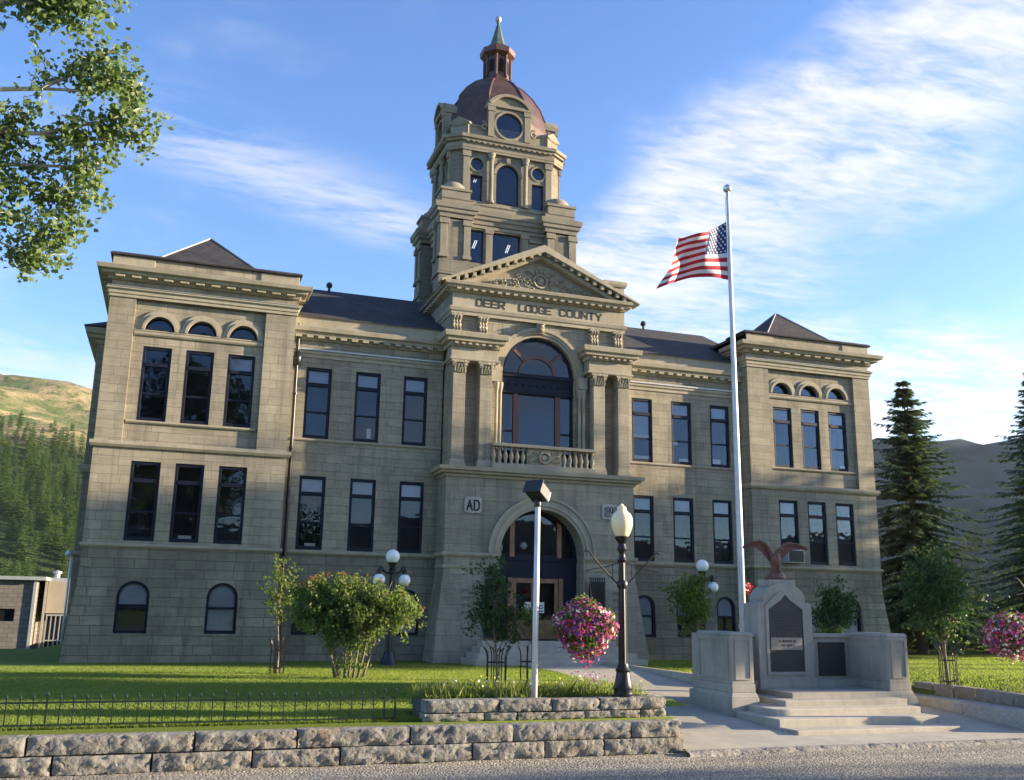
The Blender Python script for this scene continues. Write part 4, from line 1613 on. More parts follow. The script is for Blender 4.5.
# ------------------------------------------------------------------ tower
def tower():
    cy = 6.1
    TC = Vector((0, cy, 0))

    def side(k):
        return Matrix.Translation(TC) @ Matrix.Rotation(k * PI / 2, 4, 'Z') @ Matrix.Translation(-TC)
    # base block rising through the roof
    m = MB()
    m.box(-2.2, 2.2, cy - 2.25, cy + 2.25, 11.5, 14.92)
    pth = [(-2.75, cy + 2.7), (-2.75, cy - 2.7), (2.75, cy - 2.7), (2.75, cy + 2.7)]
    sq = lambda h: [(-h, cy - h), (h, cy - h), (h, cy + h), (-h, cy + h)]
    m.sweep(sq(2.22), cornice_prof(14.66, 14.90, .10), True)
    for sx in (-1, 1):
        for sy in (-1, 1):
            c0, c1 = sx * 2.14, cy + sy * 2.14
            m.box(c0 - .60, c0 + .60, c1 - .60, c1 + .60, 11.6, 14.3)
            m.box(c0 - .66, c0 + .66, c1 - .66, c1 + .66, 14.3, 14.42)
            m.box(c0 - .62, c0 + .62, c1 - .62, c1 + .62, 14.42, 14.88)
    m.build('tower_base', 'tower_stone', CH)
    # stage one: corner piers and windows between colonettes
    m = MB()
    H = 2.30
    for k in range(4):
        m.M = side(k)
        yf = cy - H
        holes = [(-1.53, -.92, 15.0, 16.34, 'rect'), (-.57, .57, 15.0, 16.34, 'rect'), (.92, 1.53, 15.0, 16.34, 'rect')]
        m.wall(-1.6, 1.6, 14.9, 16.62, yf, holes, .22)
        m.box(-2.72, -1.56, cy - 2.72, cy - 1.56, 14.9, 16.5)
    m.M = None
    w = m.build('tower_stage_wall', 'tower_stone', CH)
    m = MB()
    for k in range(4):
        m.M = side(k)
        for sg in (-1, 1):
            for a, b in ((1.56, 1.83), (2.46, 2.75)):
                x0, x1 = span(sg, a, b)
                m.box(x0, x1, cy - 2.79, cy - 2.70, 14.95, 16.28)
                m.box(x0 - .05, x1 + .05, cy - 2.85, cy - 2.69, 16.28, 16.50)
                m.box(x0 - .04, x1 + .04, cy - 2.83, cy - 2.69, 14.95, 15.08)
            m.box(*span(sg, .60, .86), cy - H - .07, cy - H + .05, 14.98, 16.30)
            m.box(*span(sg, .56, .90), cy - H - .12, cy - H + .05, 16.22, 16.40)
        m.box(-1.56, 1.56, cy - H - .06, cy - H + .02, 16.40, 16.52)
    m.M = None
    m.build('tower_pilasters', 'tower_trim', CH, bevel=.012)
    # boarded opening on the front
    m = MB()
    m.box(.93, 1.52, cy - H + .02, cy - H + .10, 15.0, 16.34)
    m.box(.90, 1.55, cy - H - .10, cy - H + .02, 16.10, 16.20)
    m.build('stone_infill_panel', 'tower_trim', CH)
    for k in range(4):
        for a, b in ((-1.53, -.92), (-.57, .57), (.92, 1.53)):
            if k == 0 and a > .9:
                continue
            tower_window(k, a, b, 15.0, 16.34, H - .16, side(k), cy)
    # main cornice breaking forward round the piers
    pl = []
    o, i_, hh = 2.74, 1.52, 2.34
    for k in range(4):
        Mx = side(k)
        for p in ((-o, -o), (-i_, -o), (-i_, -hh), (i_, -hh), (i_, -o)):
            q = Mx @ Vector((p[0], cy + p[1], 0))
            pl.append((q.x, q.y))
    m = MB()
    m.sweep(pl, cornice_prof(16.56, 17.12, .25), True)
    m.add([(x, y, 17.13) for x, y in pl], [tuple(range(len(pl)))])
    m.sweep([(x * .985, cy + (y - cy) * .985) for x, y in pl], [(0., 17.1), (.02, 17.1), (.02, 17.30), (.06, 17.34), (0., 17.36)], True)
    m.add([(x, y, 17.35) for x, y in pl], [tuple(range(len(pl)))])
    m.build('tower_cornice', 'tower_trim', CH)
    for sx in (-1, 1):
        for sy in (-1, 1):
            m = MB()
            c = (sx * 2.16, cy + sy * 2.16)
            m.box(c[0] - .56, c[0] + .56, c[1] - .56, c[1] + .56, 17.3, 17.68)
            m.box(c[0] - .62, c[0] + .62, c[1] - .62, c[1] + .62, 17.68, 17.78)
            m.lathe([(.50, 17.78), (.48, 17.90), (.40, 18.03), (.27, 18.13), (.10, 18.18), (.01, 18.19)], (c[0], c[1], 0), 20)
            m.build('pier_dome', 'tower_trim', CH, smooth=True, angle=35)
    # belfry stage with chamfered corners
    h, ch = 2.25, .42
    oct_ = []
    for k in range(4):
        Mx = side(k)
        for p in ((-h + ch, -h), (h - ch, -h)):
            q = Mx @ Vector((p[0], cy + p[1], 0))
            oct_.append((q.x, q.y))
    m = MB()
    for k in range(4):
        m.M = side(k)
        yf = cy - h
        holes = [(-.47, .47, 17.55, 19.24, 'arch')]
        for sg in (-1, 1):
            holes.append((*span(sg, 1.02, 1.52), 17.55, 18.62, 'rect'))
            c = sg * 1.27
            holes.append((c - .26, c + .26, 18.81, 19.33, 'round'))
        m.wall(-h + ch, h - ch, 17.3, 19.86, yf, holes, .22)
        m.add([(h - ch, cy - h, 17.3), (h, cy - h + ch, 17.3), (h, cy - h + ch, 19.86), (h - ch, cy - h, 19.86)], [(0, 1, 2, 3)])
    m.M = None
    m.build('belfry_wall', 'tower_stone', CH)
    m = MB()
    for k in range(4):
        m.M = side(k)
        yf = cy - h
        for sg in (-1, 1):
            m.box(*span(sg, 1.58, 1.84), yf - .07, yf - .002, 17.5, 19.32)
            m.box(*span(sg, 1.54, 1.88), yf - .13, yf - .002, 19.32, 19.58)
            m.ring(sg * 1.27, 19.07, .26, .33, 0, 2 * PI, yf - .04, yf - .002, 24)
        m.box(-1.85, 1.85, yf - .10, yf - .002, 17.36, 17.50)
        m.ring(0, 18.77, .47, .60, 0, PI, yf - .06, yf - .002, 24)
        m.box(-.08, .08, yf - .12, yf - .002, 19.28, 19.5)
    m.M = None
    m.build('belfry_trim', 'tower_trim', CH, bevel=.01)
    for k in range(4):
        for sg in (-1, 1):
            m = MB(side(k))
            yf = cy - h
            m.lathe([(.13, 17.5), (.13, 17.6), (.095, 17.64), (.085, 19.30)], (sg * .71, yf - .14, 0), 14)
            m.lathe([(.09, 19.30), (.14, 19.36), (.12, 19.42), (.17, 19.52), (.17, 19.58)], (sg * .71, yf - .14, 0), 10)
            m.M = None
            m.build('belfry_column', 'tower_trim', CH, smooth=True, angle=40)
    for k in range(4):
        Mx = side(k)
        tower_arch(k, Mx, cy, h)
        for sg in (-1, 1):
            a, b = span(sg, 1.02, 1.52)
            tower_window(k, a, b, 17.55, 18.62, h - .16, Mx, cy)
            m = MB(Mx)
            m.disc(sg * 1.27, 19.07, .26, 0, 2 * PI, cy - h + .10, cy - h + .11, 20)
            m.build('round_window', 'glass', CH)
            m = MB(Mx)
            m.disc(sg * 1.27, 19.07, .26, 0, 2 * PI, cy - h + .21, cy - h + .22, 20)
            m.build('room', 'room', CH)
    m = MB()
    m.sweep(oct_, [(0., 19.58), (.18, 19.58), (.18, 19.68), (.20, 19.68), (.20, 19.86), (0., 19.86)], True)
    m.sweep(oct_, cornice_prof(19.86, 20.20, .34), True)
    for k in range(4):
        p0, p1 = oct_[2 * k], oct_[2 * k + 1]
        m.dentils(p0, p1, .22, 19.88, 19.935, .12, .10, .12)
    m.add([(x, y, 20.24) for x, y in oct_], [tuple(range(8))])
    m.sweep([(x * .96, cy + (y - cy) * .96) for x, y in oct_], [(-.4, 20.2), (0., 20.2), (0., 20.66), (.06, 20.70), (.06, 20.76), (-.4, 20.78)], True)
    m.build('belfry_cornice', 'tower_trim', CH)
    for k in range(4):                   # little pedimented blocks on the chamfers
        m = MB(Matrix.Translation(TC) @ Matrix.Rotation(k * PI / 2 + PI / 4, 4, 'Z') @ Matrix.Translation(-TC))
        yy = cy - 2.78
        m.box(-.42, .42, yy, yy + .6, 20.22, 20.74)
        m.prism([(-.50, 20.74), (.50, 20.74), (.50, 20.82), (0, 21.08), (-.50, 20.82)], yy - .06, yy + .62)
        m.M = None
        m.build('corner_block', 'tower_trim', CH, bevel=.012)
    # dome
    prof = [(2.24, 20.55), (2.27, 20.9), (2.23, 21.4), (2.10, 22.0), (1.87, 22.6), (1.53, 23.1), (1.13, 23.5), (.78, 23.72), (.60, 23.80)]
    m = MB()
    m.lathe(prof, (0, cy, 0), 8, rot=PI / 8)
    dome = m.build('dome', 'copper', CH)
    m = MB()
    for k in range(8):
        a = PI / 8 + k * PI / 4
        m.tube([(r * math.cos(a), cy + r * math.sin(a), z) for r, z in prof[1:]], .055, 6)
    m.build('dome_rib', 'copper_plain', dome, smooth=True)
    # round-window dormers on the four sides
    for k in range(4):
        Mx = side(k)
        m = MB(Mx)
        yf = cy - 2.36
        m.wall(-.86, .86, 20.3, 21.62, yf, [(-.55, .55, 20.34, 21.44, 'round')], .2)
        for sg in (-1, 1):
            m.add([(sg * .86, yf, 20.3), (sg * .86, yf + 1.6, 20.3), (sg * .86, yf + 1.6, 21.62), (sg * .86, yf, 21.62)], [(0, 1, 2, 3) if sg > 0 else (3, 2, 1, 0)])
            m.box(*span(sg, .64, .88), yf - .08, yf - .002, 20.3, 21.40)
            m.box(*span(sg, .60, .92), yf - .12, yf - .002, 21.40, 21.60)
            # scroll at the foot
            c = sg * 1.05
            m.tube([(c + sg * .16 * (1 - t * .85) * math.cos(t * 8 + 1.2), yf + .04, 20.72 + .2 * (1 - t * .85) * math.sin(t * 8 + 1.2)) for t in [i / 16 for i in range(17)]], .05, 6)
        m.ring(0, 20.89, .55, .63, 0, 2 * PI, yf - .05, yf - .002, 28)
        m.box(-.93, .93, yf - .14, yf + 1.4, 21.60, 21.73)
        seg = [(-.92, 21.74), (.92, 21.74)] + [(.92 * math.cos(PI * i / 14), 21.76 + .44 * math.sin(PI * i / 14)) for i in range(15)]
        m.prism(seg, yf + .0, yf + 1.4)
        m.ring(0, 21.12, .98, 1.10, R(36), R(144), yf - .18, yf + 1.4, 18)
        m.M = None
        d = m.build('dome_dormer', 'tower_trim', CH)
        g = MB(Mx)
        g.disc(0, 20.89, .55, 0, 2 * PI, yf + .10, yf + .11, 28)
        g.M = None
        g.build('round_pane', 'glass', d)
        g = MB(Mx)
        g.disc(0, 20.89, .56, 0, 2 * PI, yf + .21, yf + .22, 28)
        g.M = None
        g.build('room', 'dark', d)
    # lantern and spire
    m = MB()
    c0 = (0, cy, 0)
    A = PI / 8
    m.lathe([(.66, 23.72), (.70, 23.84), (.58, 23.92), (.56, 24.06), (.53, 24.10), (.53, 24.98), (.60, 25.02), (.74, 25.12), (.76, 25.34), (.56, 25.46), (.46, 25.58)], c0, 8, rot=A)
    for k in range(8):
        a = A + k * PI / 4
        m.lathe([(.07, 24.02), (.055, 24.1), (.055, 24.95), (.08, 25.0)], (.55 * math.cos(a), cy + .55 * math.sin(a), 0), 8)
    lan = m.build('lantern', 'copper_plain', CH)
    for k in range(8):
        mm = MB(Matrix.Translation(TC) @ Matrix.Rotation(k * PI / 4, 4, 'Z') @ Matrix.Translation(-TC))
        y_ = cy - .53 * math.cos(PI / 8) - .006
        mm.prism([(-.11, 24.24), (.11, 24.24), (.11, 24.74), (.07, 24.83), (0, 24.86), (-.07, 24.83), (-.11, 24.74)], y_, y_ + .004)
        mm.M = None
        mm.build('lantern_opening', 'dark', lan)
    m = MB()
    m.lathe([(.42, 25.55), (.37, 25.62), (.22, 26.12), (.09, 26.62), (.05, 26.74), (.07, 26.78), (.04, 26.84)], c0, 8, rot=A)
    sp = m.build('spire', 'verdigris', CH)
    m = MB()
    m.lathe([(.02, 26.82), (.10, 26.86), (.14, 26.97), (.11, 27.07), (.02, 27.12)], c0, 14)
    m.build('finial_ball', 'flashing', sp, smooth=True)


def lamp_strips(w, Mx, cx, cz, y, h):
    g = MB(Mx)
    for q in (-.035, .035):
        e = h * .35
        g.prism([(cx + q - .013 - e, cz - h), (cx + q + .013 - e, cz - h), (cx + q + .013 + e, cz + h), (cx + q - .013 + e, cz + h)], y, y + .02)
    g.M = None
    g.build('ceiling_lamp', 'lit_tube', w)


def tower_window(k, x0, x1, z0, z1, d, Mx, cy):
    m = MB(Mx)
    y0 = cy - d
    fw = .05
    m.box(x0, x0 + fw, y0, y0 + .05, z0, z1)
    m.box(x1 - fw, x1, y0, y0 + .05, z0, z1)
    m.box(x0, x1, y0, y0 + .05, z1 - fw, z1)
    m.box(x0, x1, y0, y0 + .05, z0, z0 + fw)
    m.M = None
    w = m.build('tower_window', 'frame', CH)
    g = MB(Mx)
    g.box(x0 + .03, x1 - .03, y0 + .02, y0 + .026, z0 + .03, z1 - .03)
    g.M = None
    g.build('pane', 'glass', w)
    g = MB(Mx)
    g.box(x0, x1, y0 + .25, y0 + .27, z0, z1)
    g.M = None
    g.build('room', 'room', w)
    if k == 0 and (x0 < 0):
        cxl = (x0 + x1) / 2 + (.12 if x1 > 0 else 0)
        lamp_strips(w, Mx, cxl, z0 + (z1 - z0) * (.62 if z1 < 17 else .86), y0 + .16, .17 if z1 < 17 else .06)


def tower_arch(k, Mx, cy, h):
    y0 = cy - h + .10
    m = MB(Mx)
    m.box(-.47, -.41, y0, y0 + .06, 17.55, 18.77)
    m.box(.41, .47, y0, y0 + .06, 17.55, 18.77)
    m.box(-.41, .41, y0, y0 + .06, 17.55, 17.62)
    m.ring(0, 18.77, .41, .47, 0, PI, y0, y0 + .06, 20)
    m.M = None
    w = m.build('belfry_window', 'frame', CH)
    g = MB(Mx)
    p = [(-.42, 17.6), (.42, 17.6)] + [(.43 * math.cos(PI * i / 16), 18.77 + .43 * math.sin(PI * i / 16)) for i in range(17)]
    g.prism(p, y0 + .02, y0 + .026)
    g.M = None
    g.build('pane', 'glass', w)
    g = MB(Mx)
    g.box(-.5, .5, y0 + .3, y0 + .32, 17.5, 19.3)
    g.M = None
    g.build('room', 'room', w)


_before = set(o.name for o in COL.objects)
tower()
for _o in [o for o in COL.objects if o.name not in _before and o.type == 'MESH']:
    _top = _o if _o.parent is CH else _o.parent
    _off = _o.matrix_world.translation.y if False else 7.0
    for _v in _o.data.vertices:
        _y = _v.co.y + _off
        if _top.name.split('.')[0] in ('lantern', 'spire'):
            _y -= .75
        else:                       # the tower is shallower than it is wide
            _y = 3.4 + (_y - 3.4) * .70
        if _top.name.startswith(('lantern', 'spire')):
            _v.co.z -= .24
        elif _top.name == 'dome':
            _v.co.z = 19.95 + (_v.co.z - 19.95) * .955
        _v.co.y = _y - _off

# ridge chimney right of the pediment
m = MB()
m.box(4.32, 5.15, 4.0, 4.8, 12.6, 14.95)
m.sweep([(4.32, 4.0), (5.15, 4.0), (5.15, 4.8), (4.32, 4.8)], ledge(14.9, 15.12, .10), True)
m.add([(4.3, 3.98, 15.12), (5.17, 3.98, 15.12), (5.17, 4.82, 15.12), (4.3, 4.82, 15.12)], [(0, 1, 2, 3)])
m.build('chimney', 'trim', CH)

# window air conditioner
ac = thing('air_conditioner', (9.665, -.05, 3.95), 'grey window air conditioner sticking out of a first floor window behind the eagle', 'air conditioner')
m = MB()
m.box(9.30, 9.98, -.36, .16, 3.93, 4.40)
m.build('casing', 'ac', ac, bevel=.015)
m = MB()
m.box(9.34, 9.94, -.375, -.361, 3.97, 4.36)
for i in range(12):
    m.box(9.36, 9.92, -.388, -.376, 3.985 + i * .03, 3.997 + i * .03)
m.build('grille', 'iron', ac)


# ------------------------------------------------------------------ rough stone walls
def rough_wall(name, courses, parent=None, mats=('wallstone', 'mortar'), seed=1, rough=.035, top=True, core=None):
    """courses: list of blocks (p0, p1, z0, z1, depth): a rough face from p0 to p1 (XY), outward to the right of travel"""
    rg = np.random.default_rng(seed)
    Vs, Fs, off = [], [], 0
    for (p0, p1, z0, z1, dep) in courses:
        p0, p1 = np.array(p0, float), np.array(p1, float)
        d = p1 - p0
        L = np.linalg.norm(d)
        d /= L
        n = np.array([d[1], -d[0]])
        nu, nv = max(4, int(L / .055)), max(4, int((z1 - z0) / .045))
        us = np.linspace(0, L, nu + 1)
        # cross-section loop: bottom front up to the top edge, then back over the top
        prof = [(0, z0 + (z1 - z0) * i / nv) for i in range(nv + 1)] + [(-dep * k / 4, z1) for k in range(1, 5)]
        prof = np.array(prof)
        K = len(prof)
        U, PI_ = np.meshgrid(np.arange(nu + 1), np.arange(K), indexing='ij')
        out = prof[PI_, 0].copy()
        zz = prof[PI_, 1].copy()
        amp = rough * np.where(PI_ <= nv, 1, .22)
        lowf = np.zeros(U.shape)
        for _ in range(5):
            fu, fv, ph = rg.uniform(.12, .9), rg.uniform(.2, 1.4), rg.uniform(0, 6.3, 2)
            lowf += np.sin(U * fu + ph[0]) * np.sin(PI_ * fv + ph[1])
        dis = (lowf * .26 + rg.normal(0, .62, U.shape) + (rg.random(U.shape) > .8) * rg.uniform(-1.2, 1.2, U.shape)) * amp
        edge = np.minimum(np.minimum(U, nu - U), np.minimum(PI_, 99))
        inset = np.where(edge == 0, -.014, np.where(edge == 1, .004, .010)) * (PI_ <= nv)
        rim = (PI_ == nv)
        out = out + np.where(PI_ <= nv, dis + inset + .012, 0) - rim * .004
        zz = zz + np.where(PI_ > nv, dis * .5, 0) - rim * .003 + np.where(PI_ == 0, .006, 0)
        jx = rg.normal(0, .006, U.shape) * ((U > 0) & (U < nu))
        uu = us[U] + jx + np.where(U == 0, .008, 0) - np.where(U == nu, .008, 0)
        P = np.stack([p0[0] + d[0] * uu + n[0] * out, p0[1] + d[1] * uu + n[1] * out, zz], -1).reshape(-1, 3)
        idx = np.arange((nu + 1) * K).reshape(nu + 1, K)
        F = np.stack([idx[:-1, :-1], idx[1:, :-1], idx[1:, 1:], idx[:-1, 1:]], -1).reshape(-1, 4)
        # end caps: thin returns so that no block is a shell
        Vs.append(P)
        Fs.append(F + off)
        off += len(P)
        for e in (0, nu):
            ring = P.reshape(nu + 1, K, 3)[e]
            back = np.array([[p0[0] + d[0] * us[e] - n[0] * dep, p0[1] + d[1] * us[e] - n[1] * dep]])
            b = np.concatenate([np.repeat(back, K, 0), ring[:, 2:3]], 1)
            Vs.append(np.concatenate([ring, b]))
            f = np.array([[i, i + 1, K + i + 1, K + i] for i in range(K - 1)])
            if e == 0:
                f = f[:, ::-1]
            Fs.append(f + off)
            off += 2 * K
    mi = [0] * sum(len(f) for f in Fs)
    if core:
        for (x0, x1, y0, y1, z0, z1) in core:
            v = np.array([(x0, y0, z0), (x1, y0, z0), (x1, y1, z0), (x0, y1, z0), (x0, y0, z1), (x1, y0, z1), (x1, y1, z1), (x0, y1, z1)])
            Vs.append(v)
            Fs.append(np.array([(0, 3, 2, 1), (4, 5, 6, 7), (0, 1, 5, 4), (1, 2, 6, 5), (2, 3, 7, 6), (3, 0, 4, 7)]) + off)
            off += 8
            mi += [1] * 6
    return np_mesh(name, np.concatenate(Vs), np.concatenate(Fs), list(mats), parent, mi)


def course(x0, x1, y, z0, z1, dep, lens, rg, jit=.02):
    out, x = [], x0
    while x < x1 - .15:
        L = rg.uniform(*lens)
        e = min(x + L, x1)
        if x1 - e < .35:
            e = x1
        out.append(((x, y + rg.uniform(-jit, jit)), (e - .012, y + rg.uniform(-jit, jit)), z0, z1 - rg.uniform(0, .012), dep))
        x = e
    return out


rg_ = random.Random(5)
c_ = course(-24, -3.08, -14.90, .0, .245, .45, (1.0, 2.1), rg_, .012) + course(-24, -3.10, -14.88, .25, .495, .62, (1.3, 2.3), rg_, .012)
c_ += [((-3.09, -14.84), (-3.09, -14.42), .0, .245, .4), ((-3.10, -14.82), (-3.10, -14.42), .25, .495, .4)]
rw = rough_wall('retaining_wall', c_, seed=3, rough=.021, core=[(-24, -3.16, -14.80, -14.46, 0, .47)])
tag(rw, 'long low limestone wall of two rough block courses edging the street below the iron fence', 'wall')
c_ = course(-7.30, -3.14, -14.42, .50, .63, .3, (.5, 1.3), rg_, .012) + course(-7.28, -3.15, -14.43, .635, .825, .3, (.6, 1.2), rg_, .012)
c_ += [((-3.14, -14.42), (-3.14, -13.1), .46, .63, .3), ((-3.15, -14.43), (-3.15, -13.1), .635, .825, .3)]
pw = rough_wall('planter_wall', c_, seed=9, rough=.020, core=[(-7.24, -3.20, -14.38, -13.4, .45, .79)])
tag(pw, 'short upper limestone planter wall around the flower bed under the street lamp', 'wall')
pts_ = [(5.12, -10.4), (5.02, -12.4), (4.72, -14.55)]
c_ = []
for a_, b_ in zip(pts_, pts_[1:]):
    c_.append((a_, b_, .12 if a_[1] > -11 else .0, .44, .62))
for k in range(9):
    c_.append(((4.75 + k * 1.6, -14.62), (4.75 + (k + 1) * 1.6 - .012, -14.62), .0, .44, .62))
rw2 = rough_wall('low_kerb_wall', c_, mats=('wallcap', 'mortar'), seed=12, rough=.010)
tag(rw2, 'pale low concrete kerb wall curving along the walk right of the memorial', 'wall')
c_ = []
q_ = [(5.62, -10.3), (5.50, -12.3), (5.22, -14.1)]
for a_, b_ in zip(q_, q_[1:]):
    for k in range(3):
        L0, L1 = k / 3, (k + 1) / 3
        p_ = (a_[0] + (b_[0] - a_[0]) * L0, a_[1] + (b_[1] - a_[1]) * L0)
        r_ = (a_[0] + (b_[0] - a_[0]) * (L1 - .01), a_[1] + (b_[1] - a_[1]) * (L1 - .01))
        c_.append((p_, r_, .42, .69, .3))
for k in range(14):
    c_.append(((5.22 + k * .95, -14.12), (5.22 + (k + 1) * .95 - .012, -14.12), .42, .69, .3))
rw3 = rough_wall('garden_wall', c_, mats=('wallstone', 'mortar'), seed=14, rough=.013)
tag(rw3, 'upper course of squared stones set back above the pale kerb wall', 'wall')

# soil bed behind the planter wall, and behind the right hand wall
mb = MB()
mb.add([(-7.22, -14.2, .79), (-3.25, -14.2, .79), (-3.25, -13.0, .66), (-7.22, -13.0, .60)], [(0, 1, 2, 3)])
mb.add([(5.5, -13.9, .56), (18, -13.9, .56), (18, -12.4, .62), (5.72, -12.4, .62)], [(0, 1, 2, 3)])
tag(mb.build('bed_soil', 'soil'), kind='structure')

# concrete edging on the lawn right of the central walk
mb = MB()
mb.sweep([(1.30, -1.6), (1.30, -5.0), (1.36, -8.0), (2.2, -8.4)], [(0, .4), (.0, .70), (-.14, .70), (-.14, .4)])
tag(mb.build('walk_edging', 'walk'), kind='structure')


# ------------------------------------------------------------------ iron fence
def fence():
    Y = -14.24
    x0, x1 = -16.0, -7.72
    f = thing('iron_fence', ((x0 + x1) / 2, Y, .5), 'low dark green iron picket fence along the lawn above the stone wall', 'fence')
    m = MB()
    for z in (.56, .86):
        m.box(x0, x1, Y - .006, Y + .006, z - .014, z + .014)
    m.build('rail', 'green_iron', f)
    n = int((x1 - x0) / .168)
    base = None
    step = (x1 - x0) / n
    rr = random.Random(4)
    for i in range(n + 1):
        x = x0 + i * step
        post = i % 14 == 6 or i == n
        if post:
            m = MB()
            m.box(x - .013, x + .013, Y - .013, Y + .013, .44, .95)
            m.lathe([(.013, .95), (.028, .965), (.02, .98), (.002, 1.02)], (x, Y, 0), 6)
            m.build('post', 'green_iron', f)
            continue
        if base is None:
            m = MB()
            m.box(x - .008, x + .008, Y - .008, Y + .0095, .50, .91)
            m.lathe([(.008, .91), (.022, .922), (.015, .94), (.001, .98)], (x, Y, 0), 6)
            for sg in (-1, 1):
                m.tube([(x + sg * .012, Y, .76), (x + sg * .05, Y, .78), (x + sg * .06, Y, .815), (x + sg * .04, Y, .835), (x + sg * .022, Y, .82)], .006, 5)
            base = m.build('picket', 'green_iron', f)
            bx = x
        else:
            c = base.copy()
            COL.objects.link(c)
            c.parent = f
            c.location = (x - bx, 0, 0)
            c.rotation_euler = (0, 0, 0)


fence()


# ------------------------------------------------------------------ lamps, poles, baskets
def street_lamp(loc, label):
    x, y, z = loc
    t = thing('street_lamp', loc, label, 'street lamp', 'acorn street lamps with basket arms')
    m = MB()
    m.lathe([(.20, 0), (.20, .05), (.165, .08), (.16, .13), (.175, .17), (.15, .22), (.125, .34), (.115, .42), (.135, .45), (.10, .50), (.088, .56)], (x, y, z), 16)
    m.build('base', 'iron', t, smooth=True, angle=40)
    m = MB()
    prof = [(.078, .54), (.072, 1.4), (.060, 2.26)]
    n = 20
    vs_, fs = [], []
    for r, h in prof:
        for k in range(n):
            rr = r * (1.0 if k % 2 else .86)
            vs_.append((x + rr * math.cos(2 * PI * k / n), y + rr * math.sin(2 * PI * k / n), z + h))
    for i in range(2):
        for k in range(n):
            fs.append((i * n + k, i * n + (k + 1) % n, (i + 1) * n + (k + 1) % n, (i + 1) * n + k))
    m.add(vs_, fs)
    m.lathe([(.06, 2.24), (.085, 2.28), (.06, 2.33), (.05, 2.40), (.09, 2.47), (.07, 2.52), (.06, 2.56), (.115, 2.64), (.125, 2.68), (.10, 2.70)], (x, y, z), 16)
    m.build('pole', 'iron', t, smooth=True, angle=40)
    m = MB()
    m.lathe([(.09, 2.66), (.13, 2.72), (.172, 2.82), (.190, 2.90), (.190, 2.97), (.178, 3.03), (.152, 3.08), (.11, 3.115), (.078, 3.15), (.085, 3.17), (.075, 3.195), (.045, 3.22), (.03, 3.235), (.026, 3.25), (.0, 3.262)], (x, y, z), 24)
    m.build('lamp_globe', 'lamp_cream', t, smooth=True)
    m = MB()
    for sg in (-1, 1):
        pts = [(x + sg * .07, y, z + 1.86), (x + sg * .25, y, z + 2.02), (x + sg * .50, y, z + 2.27), (x + sg * .62, y, z + 2.40), (x + sg * .68, y, z + 2.43), (x + sg * .72, y, z + 2.40)]
        m.tube(pts, .014, 6)
        m.tube([(x + sg * .05, y, z + 2.25), (x + sg * .30, y, z + 2.16), (x + sg * .70, y, z + 2.09)], .010, 6)
        m.tube([(x + sg * .18, y, z + 1.96), (x + sg * .18, y, z + 2.20)], .008, 5)
    m.lathe([(.075, 1.80), (.095, 1.84), (.095, 1.90), (.075, 1.94)], (x, y, z), 12)
    m.build('basket_arm', 'iron', t, smooth=True, angle=40)
    return t


street_lamp((-3.82, -14.2, .79), 'black street lamp with a cream acorn globe beside the tall white floodlight pole')
street_lamp((5.45, -14.35, .56), 'black acorn street lamp standing past the memorial on the low garden wall')


